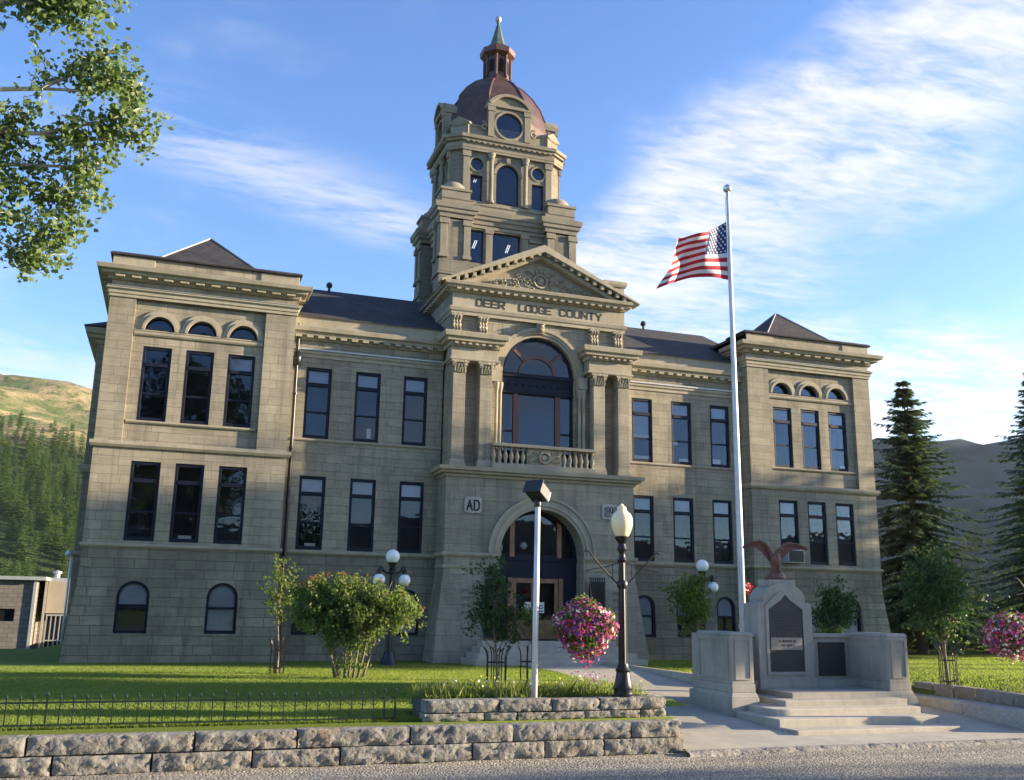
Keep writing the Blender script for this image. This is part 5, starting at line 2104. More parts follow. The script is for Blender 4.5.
def flower_ball(name, c, rx, rz, label, seed, mixw, hang):
    rg = np.random.default_rng(seed)
    t = thing(name, (c[0], c[1], c[2]), label, 'flower basket')
    n = 1700
    u = rg.normal(size=(n, 3))
    u /= np.linalg.norm(u, axis=1)[:, None]
    lump = 1 + .10 * np.sin(u[:, 0] * 4 + seed) * np.sin(u[:, 2] * 3.3 + 1) + .06 * np.sin(u[:, 0] * 9 - seed + u[:, 2] * 7) + rg.normal(0, .07, n)
    keep = (np.sin(u[:, 0] * 7 + 2 * seed) * np.sin(u[:, 1] * 6 + 1) * np.sin(u[:, 2] * 8 + seed)) < .42
    u, lump = u[keep], lump[keep]
    n = len(u)
    rad = np.where(u[:, 2] > 0, rz * .90, rz * 1.02) * np.where(u[:, 2] < -.45, 1 + .38 * rg.random(n) ** 2.5, 1)
    C = np.array(c) + np.stack([u[:, 0] * rx * lump, u[:, 1] * rx * lump, u[:, 2] * rad * lump], 1)
    # each flower: a shallow five-petalled star facing outwards
    V, F, MI = [], [], []
    cols = rg.choice(4, size=n, p=mixw)
    # colour in drifts
    dr = np.sin(u[:, 0] * 3.1 + seed) + np.sin(u[:, 2] * 3.7 + 2 * u[:, 1])
    cols = np.where((dr > .5) & (rg.random(n) < .22), 2, cols)
    for i in range(n):
        nrm = u[i] + rg.normal(0, .3, 3)
        nrm /= np.linalg.norm(nrm)
        a = np.cross(nrm, [0, 0, 1.0])
        a /= np.linalg.norm(a) + 1e-6
        b = np.cross(nrm, a)
        r = rg.uniform(.016, .040)
        o = len(V)
        V.append(C[i] - nrm * .012)
        for k in range(10):
            an = 2 * PI * k / 10
            rr = r * (1.0 if k % 2 == 0 else .68)
            V.append(C[i] + (a * math.cos(an) + b * math.sin(an)) * rr + nrm * .006)
        for k in range(5):
            F.append((o, o + 1 + (2 * k - 1) % 10, o + 1 + 2 * k, o + 1 + (2 * k + 1) % 10))
            MI.append(int(cols[i]))
    np_mesh('flowers', V, F, ['fl_pink', 'fl_purple', 'fl_white', 'fl_red'], t, MI)
    nl = 2600
    u = rg.normal(size=(nl, 3))
    u /= np.linalg.norm(u, axis=1)[:, None]
    k = (rg.uniform(.6, 1.06, nl) * (1 + .16 * np.sin(u[:, 0] * 4 + seed) * np.sin(u[:, 2] * 3.3 + 1)))[:, None]
    C = np.array(c) + u * np.array([rx, rx, rz]) * k
    V, F = leaf_quads(C, .07, .035, rg)
    np_mesh('foliage', V, F, 'lf_basket', t)
    m = MB()
    m.lathe([(.03, -.24), (.13, -.20), (.20, -.05), (.22, .08)], c, 14)
    m.build('pot', 'bronze', t, smooth=True)
    m = MB()
    for k in range(3):
        a = 2 * PI * k / 3
        m.tube([(c[0] + .2 * math.cos(a), c[1] + .2 * math.sin(a), c[2] + .1), hang], .004, 4)
    m.build('hanger', 'iron', t)
    return t


def leaf_quads(C, L, Wd, rg, up=0.0, spread=.25):
    n = len(C)
    d = rg.normal(size=(n, 3))
    d[:, 2] += up
    d /= np.linalg.norm(d, axis=1)[:, None] + 1e-9
    s = rg.normal(size=(n, 3))
    s -= d * np.sum(s * d, 1)[:, None]
    s /= np.linalg.norm(s, axis=1)[:, None] + 1e-9
    sz = rg.uniform(1 - spread, 1 + spread, n)[:, None]
    l, w = L * sz, Wd * sz
    nrm = np.cross(d, s)
    V = np.stack([C, C + d * l * .45 + s * w * .5 + nrm * w * .12, C + d * l, C + d * l * .45 - s * w * .5 + nrm * w * .12], 1).reshape(-1, 3)
    F = np.arange(4 * n).reshape(n, 4)
    return V, F


flower_ball('hanging_basket', (-4.52, -14.2, 1.95), .47, .44, 'full hanging basket of pink, purple and crimson petunias on the lamp beside the floodlight pole', 5, [.36, .44, .08, .12], (-4.54, -14.2, 3.2))
flower_ball('hanging_basket', (4.66, -14.35, 1.90), .56, .42, 'hanging basket of pink and white petunias over the garden wall near the picture edge', 8, [.56, .18, .22, .04], (4.73, -14.35, 2.97))

# floodlight on its white pole
FLX, FLY = -5.40, -14.15
t = thing('floodlight_pole', (FLX, FLY, .78), 'square dark floodlight on a straight white pole standing in the flower bed', 'floodlight')
m = MB()
m.tube([(FLX, FLY, .6), (FLX + .03, FLY, 3.93)], [.052, .046], 14)
m.build('pole', 'white_paint', t, smooth=True)
m = MB()
m.lathe([(.055, 3.92), (.06, 3.94), (.06, 4.0), (.045, 4.04), (.03, 4.10)], (FLX + .03, FLY, 0), 12)
m.build('bracket', 'iron', t, smooth=True, angle=40)
m = MB(Matrix.Translation((FLX + .03, FLY, 4.17)) @ Matrix.Rotation(R(-52), 4, 'Z') @ Matrix.Rotation(R(-28), 4, 'X'))
m.frustum((-.155, .155, -.155, .155), (-.135, .135, -.135, .135), -.10, .12)
m.box(-.18, .18, -.19, -.17, -.11, .13)
m.M = None
h_ = m.build('lamp_head', 'bronze', t, bevel=.012)
m = MB(Matrix.Translation((FLX + .03, FLY, 4.17)) @ Matrix.Rotation(R(-52), 4, 'Z') @ Matrix.Rotation(R(-28), 4, 'X'))
m.box(-.145, .145, .145, .17, -.08, .09)
m.M = None
m.build('lens', 'alu', h_)


def globe_lamp(loc, label):
    x, y, z = loc
    t = thing('globe_lamp_post', loc, label, 'lamp post', 'three globe lamp posts on the courthouse lawn')
    m = MB()
    m.lathe([(.30, 0), (.30, .06), (.25, .10), (.22, .20), (.15, .34), (.14, .42), (.115, .46)], (x, y, z), 16)
    m.build('base', 'iron', t, smooth=True, angle=40)
    m = MB()
    n = 20
    vs_, fs = [], []
    prof = ((.105, .44), (.095, 1.4), (.075, 2.62))
    for r, h in prof:
        for k in range(n):
            rr = r * (1.0 if k % 2 else .86)
            vs_.append((x + rr * math.cos(2 * PI * k / n), y + rr * math.sin(2 * PI * k / n), z + h))
    for i in range(2):
        for k in range(n):
            fs.append((i * n + k, i * n + (k + 1) % n, (i + 1) * n + (k + 1) % n, (i + 1) * n + k))
    m.add(vs_, fs)
    m.lathe([(.075, 2.58), (.11, 2.62), (.08, 2.68), (.11, 2.74), (.06, 2.80), (.13, 2.88), (.14, 2.92), (.10, 2.93)], (x, y, z), 14)
    m.build('pole', 'iron', t, smooth=True, angle=40)
    m = MB()
    for sg in (-1, 1):
        m.tube([(x + sg * .07, y, z + 2.64), (x + sg * .16, y, z + 2.62), (x + sg * .25, y, z + 2.68), (x + sg * .30, y, z + 2.78), (x + sg * .36, y, z + 2.80), (x + sg * .37, y, z + 2.72)], [.04, .035, .035, .03, .03, .03], 8)
        m.lathe([(.035, 2.60), (.09, 2.59), (.085, 2.66), (.05, 2.72), (.03, 2.74)], (x + sg * .37, y, z), 12)
    m.build('arm', 'iron', t, smooth=True, angle=40)
    for cx, cz, r in ((0, 3.09, .205), (-.37, 2.43, .175), (.37, 2.43, .175)):
        m = MB()
        m.lathe([(r * math.sin(PI * i / 14), -r * math.cos(PI * i / 14)) for i in range(15)], (x + cx, y, z + cz), 22, cap=False)
        m.build('lamp_globe', 'globe', t, smooth=True)
    return t


globe_lamp((-5.13, -1.75, .53), 'black lamp post with three white globes behind the flowering shrub, left of the entrance')
globe_lamp((4.95, -1.9, .55), 'black lamp post with three white globes behind the small tree right of the entrance')

# flagpole and flag
t = thing('flagpole', (1.86, -9.0, .45), 'tall pale aluminium flagpole with a ball finial behind the memorial', 'flagpole')
m = MB()
m.lathe([(.16, .40), (.16, .52), (.11, .58), (.085, .62)], (1.86, -9, 0), 16)
m.tube([(1.86, -9, .5), (1.86, -9, 4), (1.86, -9, 8.2), (1.86, -9, 13.0)], [.085, .08, .066, .04], 16)
m.build('pole', 'white_paint', t, smooth=True)
m = MB()
m.lathe([(.03, 12.98), (.06, 13.01), (.03, 13.04)] + [(.115 * math.sin(PI * i / 12) + .001, 13.145 - .115 * math.cos(PI * i / 12)) for i in range(13)], (1.86, -9, 0), 16)
m.build('finial_ball', 'alu', t, smooth=True)
m = MB()
m.tube([(1.79, -9.0, 12.9), (1.775, -9.02, 12.2), (1.78, -9.02, 10.6), (1.77, -9.04, 6), (1.76, -9.02, 1.9)], .008, 5)
m.box(1.74, 1.80, -9.04, -9.0, 1.85, 1.95)
m.build('halyard', 'rope', t)


def flag():
    nu, nv = 56, 26
    A, B = Vector((1.79, -9.0, 12.20)), Vector((1.80, -9.0, 10.60))      # hoist top, bottom
    Cc, D = Vector((.23, -9.25, 11.46)), Vector((-.17, -8.75, 10.17))       # fly top, bottom

    def P(u, v):
        p = A.lerp(B, v).lerp(Cc.lerp(D, v), u)
        sag = -.10 * math.sin(PI * u) * (1 - v) + .18 * math.sin(PI * u) * v
        w = .20 * math.sin(u * 9.5 + v * 2.4) * u ** .7 + .07 * math.sin(u * 17 - v * 4) * u
        p.z += sag + .05 * math.sin(u * 9 + v * 2 + 1) * u
        p.y += w
        p.x += .05 * math.sin(v * 7 + u * 4) * u
        return p
    V, F, MI = [], [], []
    for i in range(nu + 1):
        for j in range(nv + 1):
            V.append(P(i / nu, j / nv))
    for i in range(nu):
        for j in range(nv):
            a = i * (nv + 1) + j
            F.append((a, a + 1, a + nv + 2, a + nv + 1))
            stripe = j // 2
            MI.append(2 if (i < nu * .40 and j < 14) else (0 if stripe % 2 == 0 else 1))
    f = np_mesh('national_flag', V, F, ['red', 'white', 'blue'], None, MI, True)
    tag(f, 'red and white striped flag with starred blue canton flying from the flagpole', 'flag')
    SV, SF = [], []
    for r in range(9):
        for c in range(6 if r % 2 == 0 else 5):
            u = .40 * (c + (.5 if r % 2 == 0 else 1.0)) / 6
            v = (14 / 26) * (r + .6) / 9.2
            e = 1e-3
            p = P(u, v)
            du = (P(u + e, v) - p).normalized()
            dv = (P(u, v + e) - p).normalized()
            n = du.cross(dv).normalized()
            dv = n.cross(du)
            for sg in (-1, 1):
                o = len(SV)
                q = p + n * .005 * sg
                ring = [q + (du * math.cos(2 * PI * k / 10 + .3) + dv * math.sin(2 * PI * k / 10 + .3)) * (.040 if k % 2 == 0 else .018) for k in range(10)]
                SV += [q] + ring
                for k in range(5):
                    SF.append((o, o + 1 + 2 * k, o + 1 + (2 * k + 1) % 10, o + 1 + (2 * k + 2) % 10))
    np_mesh('stars', SV, SF, 'white', f)


flag()


# ------------------------------------------------------------------ war memorial
def memorial():
    t = thing('war_memorial', (1.75, -11.6, .1), 'grey granite war memorial with bronze plaques, two square piers and broad steps', 'memorial')

    def pier(x0, x1, y0, y1, zb, name):
        m = MB()
        m.box(x0 - .05, x1 + .05, y0 - .05, y1 + .04, zb, .56)
        m.frustum((x0 - .045, x1 + .045, y0 - .045, y1 + .04), (x0 - .01, x1 + .01, y0 - .01, y1 + .0), .56, .66)
        m.box(x0, x1, y0, y1, .66, .82)
        m.box(x0 + .015, x1 - .015, y0 + .015, y1, .82, 1.76)
        m.frustum((x0 - .0, x1 + .0, y0 - .0, y1), (x0 + .04, x1 - .04, y0 + .04, y1 - .04), 1.76, 1.83)
        p = m.build(name, 'granite', t, bevel=.014)
        m = MB()
        a, b = y0 + .12, y1 - .14
        fr = ((x0 - .001, a, b, -1), )
        for (z0, z1, q0, q1) in ((.90, .93, a, b), (1.67, 1.70, a, b), (.93, 1.67, a, a + .03), (.93, 1.67, b - .03, b)):
            m.box(x0 - .008, x0 + .02, q0, q1, z0, z1)
        xa, xb = x0 + .09, x1 - .09
        for (z0, z1, q0, q1) in ((.90, .93, xa, xb), (1.67, 1.70, xa, xb), (.93, 1.67, xa, xa + .025), (.93, 1.67, xb - .025, xb)):
            m.box(q0, q1, y0 - .008, y0 + .02, z0, z1)
        m.build('panel_frame', 'granite', p)
        return p
    pier(-.42, .12, -12.1, -10.7, .02, 'pier')
    m = MB()
    m.box(-.06, .5, -10.66, -9.75, .02, .56)
    m.box(.0, .5, -10.66, -9.8, .56, 1.76)
    m.build('pier_wing', 'granite', t, bevel=.014)
    p = pier(3.42, 3.98, -12.1, -10.7, .30, 'pier')
    m = MB()
    m.frustum((3.36, 4.22, -12.22, -10.5), (3.38, 4.04, -12.16, -10.6), .02, .54)
    m.build('flared_plinth', 'granite', p, bevel=.012)
    # connecting walls left and right of the central stone
    m = MB()
    m.box(.0, 1.05, -10.82, -10.35, .3, 1.70)
    m.box(2.35, 3.75, -10.82, -10.35, .3, 1.70)
    m.box(.0, 1.05, -10.88, -10.30, 1.70, 1.78)
    m.box(2.35, 3.75, -10.88, -10.30, 1.70, 1.78)
    m.box(.0, 3.75, -10.98, -10.3, .3, .80)
    m.build('screen_wall', 'granite', t, bevel=.012)
    for x0, x1 in ((2.60, 3.30), (.30, .80)):
        m = MB()
        m.box(x0, x1, -10.86, -10.822, .88, 1.60)
        q = m.build('side_plaque', 'bronze', t, bevel=.008)
        m = MB()
        for i in range(13):
            z = .95 + i * .047
            for k in range(3):
                xa = x0 + .05 + k * (x1 - x0 - .08) / 3
                m.box(xa, xa + (x1 - x0) * .24 * (1 - .15 * ((i * 7 + k * 3) % 5) / 4), -10.866, -10.861, z, z + .018)
        m.build('raised_names', 'bronze_pale', q) if False else None
    # central stone with curved head
    m = MB()
    cx, hw = 1.66, .70
    poly = [(cx - hw, .62), (cx + hw, .62), (cx + hw, 2.42), (cx + hw - .16, 2.45)]
    for i in range(13):
        a = R(150 - 10 * i)
        pass
    head = []
    for i in range(17):
        tt = i / 16
        x = (hw - .14) * math.cos(PI * tt)
        u = 1 - abs(2 * tt - 1)
        z = 2.45 + .42 * math.sin(PI * tt) ** .9
        head.append((cx + x, z))
    poly += head[1:-1] + [(cx - hw + .16, 2.45), (cx - hw, 2.42)]
    m.prism(poly, -11.0, -10.45)
    st = m.build('central_stone', 'granite', t, bevel=.02)
    m = MB()
    m.box(cx - .34, cx + .34, -10.95, -10.5, 2.80, 2.94)
    m.build('statue_base', 'granite', st, bevel=.015)
    # raised frame around the plaque
    m = MB()
    pw = .44
    inner = [(cx - pw, .98), (cx + pw, .98), (cx + pw, 2.30), (cx + pw * .55, 2.42), (cx + pw * .25, 2.50), (cx, 2.62), (cx - pw * .25, 2.50), (cx - pw * .55, 2.42), (cx - pw, 2.30)]
    outer = [(cx + (x - cx) * 1.16, .92 if z < 1 else z + .075 + (.10 if .02 < abs(x - cx) < .3 else 0)) for x, z in inner]
    n = len(inner)
    vs_ = [(x, -11.03, z) for x, z in outer] + [(x, -11.03, z) for x, z in inner] + [(x, -11.0, z) for x, z in outer] + [(x, -11.0, z) for x, z in inner]
    fs = []
    for i in range(n):
        j = (i + 1) % n
        fs += [(i, j, n + j, n + i), (i, 2 * n + i, 2 * n + j, j), (n + i, n + j, 3 * n + j, 3 * n + i)]
    m.add(vs_, fs)
    m.box(cx - hw - .02, cx + hw + .02, -11.05, -11.0, .62, .84)
    m.build('plaque_frame', 'granite', st)
    m = MB()
    m.prism(inner, -11.012, -10.99)
    pl = m.build('bronze_plaque', 'bronze', st)
    m = MB()
    m.box(cx - .40, cx + .40, -11.022, -11.013, 1.44, 1.70, 0)
    m.box(cx - .40, cx + .40, -11.026, -11.013, 1.71, 1.735, 1)
    rr = random.Random(2)
    for (z, x0, x1, h) in ((1.60, -.20, .22, .045), (1.51, -.14, .18, .040)):
        x = x0
        while x < x1:
            w = rr.uniform(.018, .034)
            m.box(cx + x, cx + x + w, -11.024, -11.021, z, z + h, 2)
            x += w + (.012 if rr.random() < .8 else .035)
    m.build('name_panel', ['bronze_pale', 'bronze', 'ink'], pl)
    m = MB()
    for i in range(8):
        z = 1.80 + i * .062
        for k in range(9):
            if rr.random() < .8:
                m.box(cx - .34 + k * .076, cx - .34 + k * .076 + rr.uniform(.03, .06), -11.018, -11.011, z, z + .022)
    m.build('raised_lettering', 'iron', pl)
    # steps
    for i, (x0, x1, yf, zt) in enumerate(((-.34, 3.32, -14.10, .175), (-.38, 3.30, -13.60, .315), (-.10, 3.30, -13.10, .435), (.42, 3.36, -12.66, .545), (.88, 3.36, -12.24, .65))):
        m = MB()
        m.box(x0, x1, yf, -10.9 + .01 * i, -.02 + .002 * i, zt)
        m.build('step', 'step' if i < 3 else 'granite', t, bevel=.016)
    return t


memorial()


# red-brown cast eagle with raised wings
def eagle():
    cx, cy, z0 = 1.66, -10.72, 2.94
    M = Matrix.Translation((cx, cy, z0)) @ Matrix.Rotation(R(-14), 4, 'Z') @ Matrix.Scale(.78, 4)
    m = MB(M)
    # rock base flaring out at the foot
    rr = random.Random(8)
    n = 14
    for lvl in (0,):
        prof = [(.27, 0), (.29, .05), (.24, .12), (.19, .20), (.15, .28), (.12, .34)]
        vs_, fs = [], []
        for r, z in prof:
            for k in range(n):
                a = 2 * PI * k / n
                q = r * (1 + .16 * math.sin(3 * a + z * 9) + rr.uniform(-.07, .07))
                vs_.append((q * math.cos(a) * 1.05, q * math.sin(a) * .8, z + rr.uniform(-.015, .015)))
        for i in range(len(prof) - 1):
            for k in range(n):
                fs.append((i * n + k, i * n + (k + 1) % n, (i + 1) * n + (k + 1) % n, (i + 1) * n + k))
        fs.append(tuple((len(prof) - 1) * n + k for k in range(n)))
        m.add(vs_, fs)

    def loft(secs, n=14):
        vs_, fs = [], []
        for (x, y, z, a, b) in secs:
            for k in range(n):
                t = 2 * PI * k / n
                vs_.append((x + a * math.cos(t), y + b * math.sin(t), z))
        for i in range(len(secs) - 1):
            for k in range(n):
                fs.append((i * n + k, i * n + (k + 1) % n, (i + 1) * n + (k + 1) % n, (i + 1) * n + k))
        fs.append(tuple(range(n - 1, -1, -1)))
        fs.append(tuple((len(secs) - 1) * n + k for k in range(n)))
        m.add(vs_, fs)
    # body, chest, neck and head
    loft([(0, .02, .24, .07, .06), (0, .0, .30, .10, .09), (0, -.02, .40, .145, .125), (0, -.04, .52, .16, .145), (0, -.05, .62, .145, .13), (.01, -.06, .70, .09, .09), (.03, -.08, .77, .07, .07), (.05, -.10, .83, .066, .064), (.07, -.11, .87, .05, .05), (.08, -.115, .90, .02, .02)])
    # hooked beak
    m.tube([(.10, -.13, .845), (.16, -.16, .845), (.19, -.175, .83), (.195, -.178, .805)], [.035, .026, .016, .004], 8)
    # legs and tail
    for sg in (-1, 1):
        m.tube([(sg * .06, -.06, .42), (sg * .07, -.08, .32), (sg * .07, -.09, .24)], [.06, .045, .03], 8)
        for k in (-1, 0, 1):
            m.tube([(sg * .07, -.09, .25), (sg * .07 + k * .03, -.14, .23), (sg * .07 + k * .035, -.17, .19)], [.02, .016, .006], 5)
    for k in range(-2, 3):
        m.tube([(k * .02, .08, .38), (k * .05, .14, .22), (k * .065, .17, .08)], [.035, .04, .012], 6)
    # wings: a curved thick vane with separate flight feathers along the trailing edge
    for sg in (-1, 1):
        lead = [(.08, .02, .66), (.15, .05, .88), (.26, .08, 1.04), (.42, .10, 1.10), (.62, .10, 1.07), (.82, .08, .95)] if sg < 0 else \
               [(.08, .02, .66), (.17, .05, .86), (.30, .08, 1.0), (.50, .10, 1.06), (.72, .10, 1.03), (.92, .08, .93)]
        for i in range(len(lead) - 1):
            pass
        m.tube([(sg * x, y, z) for x, y, z in lead], [.06, .055, .05, .042, .03, .012], 8)
        nf = 17
        for i in range(nf):
            t = i / (nf - 1)
            k = t * (len(lead) - 1)
            a = lead[min(int(k), len(lead) - 2)]
            b = lead[min(int(k), len(lead) - 2) + 1]
            f = k - min(int(k), len(lead) - 2)
            p = Vector((a[0] + (b[0] - a[0]) * f, a[1] + (b[1] - a[1]) * f, a[2] + (b[2] - a[2]) * f))
            ang = R(-100 + 72 * t)       # feathers fan from straight down to outwards
            L = .34 + .03 * math.sin(PI * min(1, t * 1.1)) - .22 * t
            d = Vector((math.cos(ang) * .9, .10, math.sin(ang)))
            q = p + d * L
            mid = p + d * L * .5 + Vector((0, .03, 0))
            w = .050
            s1 = Vector((-d.z, 0, d.x)).normalized() * w
            tk = Vector((0, .018, 0))
            vs_ = [p - s1, p + s1, mid + s1 * 1.05, q + s1 * .35, q - s1 * .35, mid - s1 * 1.05]
            vs_ = [v - tk for v in vs_] + [v + tk for v in vs_]
            vs_ = [(sg * v.x, v.y + .004 * (i % 2), v.z) for v in vs_]
            fs = [(0, 1, 2, 5), (5, 2, 3, 4), (7, 6, 11, 8), (8, 11, 10, 9), (0, 6, 7, 1), (1, 7, 8, 2), (2, 8, 9, 3), (3, 9, 10, 4), (4, 10, 11, 5), (5, 11, 6, 0)]
            m.add(vs_, fs)
    m.M = None
    o = m.build('eagle_statue', 'eagle', smooth=True, angle=50, loc=(cx, cy, z0))
    tag(o, 'rusty red cast eagle with raised wings perched on top of the granite memorial', 'statue')


eagle()


# ------------------------------------------------------------------ utility building at the left
def utility():
    t = thing('utility_building', (-19.2, 27, -1.0), 'low grey block utility building with a white roof edge below the wooded hill', 'building')
    m = MB()
    m.wall(-31, -17.38, -1.3, 3.17, 24, [(-21.6, -18.15, 1.18, 1.78, 'rect')], .15)
    m.add([(-17.38, 24, -.3), (-17.38, 25.6, -.3), (-17.38, 25.6, 3.17), (-17.38, 24, 3.17)], [(0, 1, 2, 3)])
    m.box(-31, -17.45, 24.7, 34, -1.3, 3.1)
    m.box(-17.45, -13.2, 27.6, 34, -1.3, 3.05)
    m.build('wall', 'blockwall', t)
    m = MB()
    m.box(-31.2, -16.9, 23.7, 25.8, 3.17, 3.34)
    m.box(-31.2, -13.0, 25.8, 34.2, 3.17, 3.34)
    m.lathe([(.14, 3.3), (.14, 3.55), (.22, 3.58), (.22, 3.68), (.02, 3.75)], (-16.7, 26.6, 0), 10)
    m.build('roof', 'flashing', t)
    m = MB()
    m.box(-16.95, -15.1, 25.5, 27.4, 1.57, 3.165)
    m.build('upper_wall', 'cream', t)
    m = MB()
    m.box(-21.6, -18.15, 24.10, 24.13, 1.18, 1.78)
    m.build('window', 'dark', t)
    m = MB()
    m.box(-17.44, -17.30, 23.90, 24.02, -1.3, 3.165)
    m.box(-17.08, -16.98, 25.36, 25.46, -1.3, 3.165)
    m.build('post', 'flashing', t)
    m = MB()
    for i in range(9):
        m.box(-16.88 + i * .21, -16.83 + i * .21, 25.5, 25.55, -1.0, 1.5)
    m.box(-16.9, -15.1, 25.49, 25.56, .20, .26)
    m.box(-16.9, -15.1, 25.49, 25.56, 1.44, 1.52)
    m.box(-16.9, -15.1, 26.0, 26.05, -1.3, 1.56, 1)
    m.build('gate', ['flashing', 'frame'], t)
    m = MB()
    m.box(-26, -17.4, 20.6, 20.64, -.28, -.20)
    for i in range(44):
        m.box(-26 + i * .195, -25.97 + i * .195, 20.61, 20.63, -1.05, -.28)
    tag(m.build('railing', 'iron'), 'black iron railing in front of the grey block utility building', 'railing')
    t = thing('area_light_mast', (-14.95, 13.2, .5), 'thin white light mast with twin lamp heads at the corner of the courthouse', 'light mast')
    m = MB()
    m.tube([(-14.95, 13.2, .4), (-14.95, 13.2, 3.98)], .045, 8)
    m.build('pole', 'white_paint', t, smooth=True)
    for sg in (-1, 1):
        m = MB()
        m.lathe([(.03, 4.2), (.09, 4.14), (.13, 3.98), (.10, 3.96)], (-14.95 + sg * .12, 13.2, 0), 10)
        m.tube([(-14.95, 13.2, 3.95), (-14.95 + sg * .12, 13.2, 4.02)], .02, 5)
        m.build('lamp_head', 'white_paint', t, smooth=True)


utility()


# ------------------------------------------------------------------ trees
def twig_tree(name, label, loc, H, trunk_r, crown, n_limb, n_twig, leaf, leafsize, per, mats, seed, group=None, clear=.3, lobes=None, cat='tree', cl_r=.28, asp=.62, up=-.2, trunkname='trunk', multi=None):
    """crown: (cx,cy,cz, rx,ry,rz) ellipsoid relative to the base; twigs end in leaf clusters spread through it"""
    rg = np.random.default_rng(seed)
    rr = random.Random(seed)
    t = thing(name, loc, label, cat, group)
    B = Vector(loc)
    tr = MB()
    cx, cy, cz, rx, ry, rz = crown
    CC = B + Vector((cx, cy, cz))
    top = CC + Vector((0, 0, rz * .8))
    stems = multi or [(0, 0)]
    ends = []
    limbpts = []
    for (sx, sy) in stems:
        b0 = B + Vector((sx, sy, -.05))
        pts, rad = [], []
        nseg = 7
        for i in range(nseg + 1):
            u = i / nseg
            tgt = top + Vector((sx * 3.0, sy * 3.0, 0)) if multi else top
            p = b0.lerp(tgt, u)
            p += Vector((math.sin(u * 5 + seed) * .02 * H, math.cos(u * 4 + seed) * .02 * H, 0)) * math.sin(PI * u)
            pts.append(p)
            rad.append(trunk_r * (1 - .86 * u) * (1.25 if i == 0 else 1))
        tr.tube(pts, rad, 9)
        for _ in range(max(2, n_limb // len(stems))):
            u = rr.uniform(clear, .92)
            k = min(int(u * nseg), nseg - 1)
            p = pts[k].lerp(pts[k + 1], u * nseg - k)
            # a limb aims at a point on the crown's skin
            a = rr.uniform(0, 2 * PI)
            ze = rr.uniform(-.75, .95)
            q = math.sqrt(1 - ze * ze)
            LC, LR = CC, (rx, ry, rz)
            if lobes:
                lb = rr.choices(lobes, [w[6] for w in lobes])[0]
                LC, LR = B + Vector(lb[:3]), lb[3:6]
            e = LC + Vector((LR[0] * q * math.cos(a), LR[1] * q * math.sin(a), LR[2] * ze)) * rr.uniform(.55, 1.0)
            mid = p.lerp(e, .5) + Vector((rr.uniform(-1, 1), rr.uniform(-1, 1), rr.uniform(-.2, 1))) * .07 * H
            r0 = trunk_r * (1 - .8 * u) * .55
            lp = [p, p.lerp(mid, .5), mid, mid.lerp(e, .5), e]
            tr.tube(lp, [r0, r0 * .8, r0 * .6, r0 * .4, r0 * .15], 6)
            limbpts.append((lp, r0))
            ends.append(e)
    C = []
    for (lp, r0) in limbpts:
        for _ in range(n_twig):
            u = rr.uniform(.25, 1.0)
            k = min(int(u * 4), 3)
            p = lp[k].lerp(lp[k + 1], u * 4 - k)
            d = Vector((rr.gauss(0, 1), rr.gauss(0, 1), rr.gauss(.15, .8))).normalized()
            e = p + d * rr.uniform(.4, 1.2) * cl_r * 2.0
            tr.tube([p, p.lerp(e, .5) + Vector((0, 0, .03)), e], [r0 * .22, r0 * .15, r0 * .06], 4, cap=False)
            C.append(np.array(e) + rg.normal(0, cl_r * .42, (per, 3)) * np.array([1, 1, .8]))
            C.append(np.array(p.lerp(e, .6)) + rg.normal(0, cl_r * .34, (per // 2, 3)))
    tr.build(trunkname, mats[0], t, smooth=True)
    C = np.concatenate(C)
    V, F = leaf_quads(C, leafsize, leafsize * asp, rg, up)
    if len(mats) == 3:       # reddish shoots at the outer tips of the crown
        rel = (C - np.array(CC)) / np.array([rx, ry, rz])
        out = np.linalg.norm(rel, axis=1) + .35 * rel[:, 2]
        mi = ((out + rg.normal(0, .12, len(C))) > 1.36).astype(int)
        np_mesh('crown', V, F, mats[1:], t, mi)
    else:
        np_mesh('crown', V, F, mats[1], t)
    return t


def tree_guard(loc, r, h, label, n=8):
    x, y, z = loc
    t = thing('tree_guard', loc, label, 'tree guard', 'iron guards around young trees')
    for k in range(n):
        a = 2 * PI * k / n + .2
        c, s = math.cos(a), math.sin(a)
        m = MB()
        m.tube([(x + r * c, y + r * s, z - .02), (x + r * c, y + r * s, z + h * .78), (x + r * 1.12 * c, y + r * 1.12 * s, z + h * .9), (x + r * 1.45 * c, y + r * 1.45 * s, z + h)], .012, 5)
        m.build('bar', 'iron', t)
    m = MB()
    for zz in (.18, .66):
        pts = [(x + r * math.cos(2 * PI * k / 20), y + r * math.sin(2 * PI * k / 20), z + h * zz) for k in range(21)]
        m.tube(pts, .010, 5)
    m.build('hoop', 'iron', t)


# young trees on the lawn
twig_tree('young_tree', 'slender young lime green tree in an iron guard near the left wing', (-8.55, -5, .6), 3, .035, (.0, 0, 1.95, .42, .42, .98), 14, 4, 0, .085, 9, ('bark', 'lf_lime'), 21, clear=.32, cl_r=.15)
tree_guard((-8.55, -5, .6), .17, .85, 'iron guard around the slender lime green tree near the left wing')
twig_tree('young_tree', 'dark leaved young tree in an iron guard before the left side of the entrance', (-4.80, -10.4, .58), 2.7, .03, (-.08, 0, 1.72, .46, .42, .98), 20, 6, 0, .075, 14, ('bark', 'lf_dark'), 33, clear=.28, cl_r=.16)
tree_guard((-4.80, -10.4, .58), .20, .88, 'iron guard of curved bars around the dark leaved tree before the entrance')
twig_tree('sapling', 'thin pale green sapling rising beside the white floodlight pole', (-4.12, -10.42, .58), 1.8, .015, (0.02, 0, 1.30, .16, .16, .62), 7, 4, 0, .07, 7, ('bark', 'lf_lime'), 35, clear=.3, cl_r=.10)
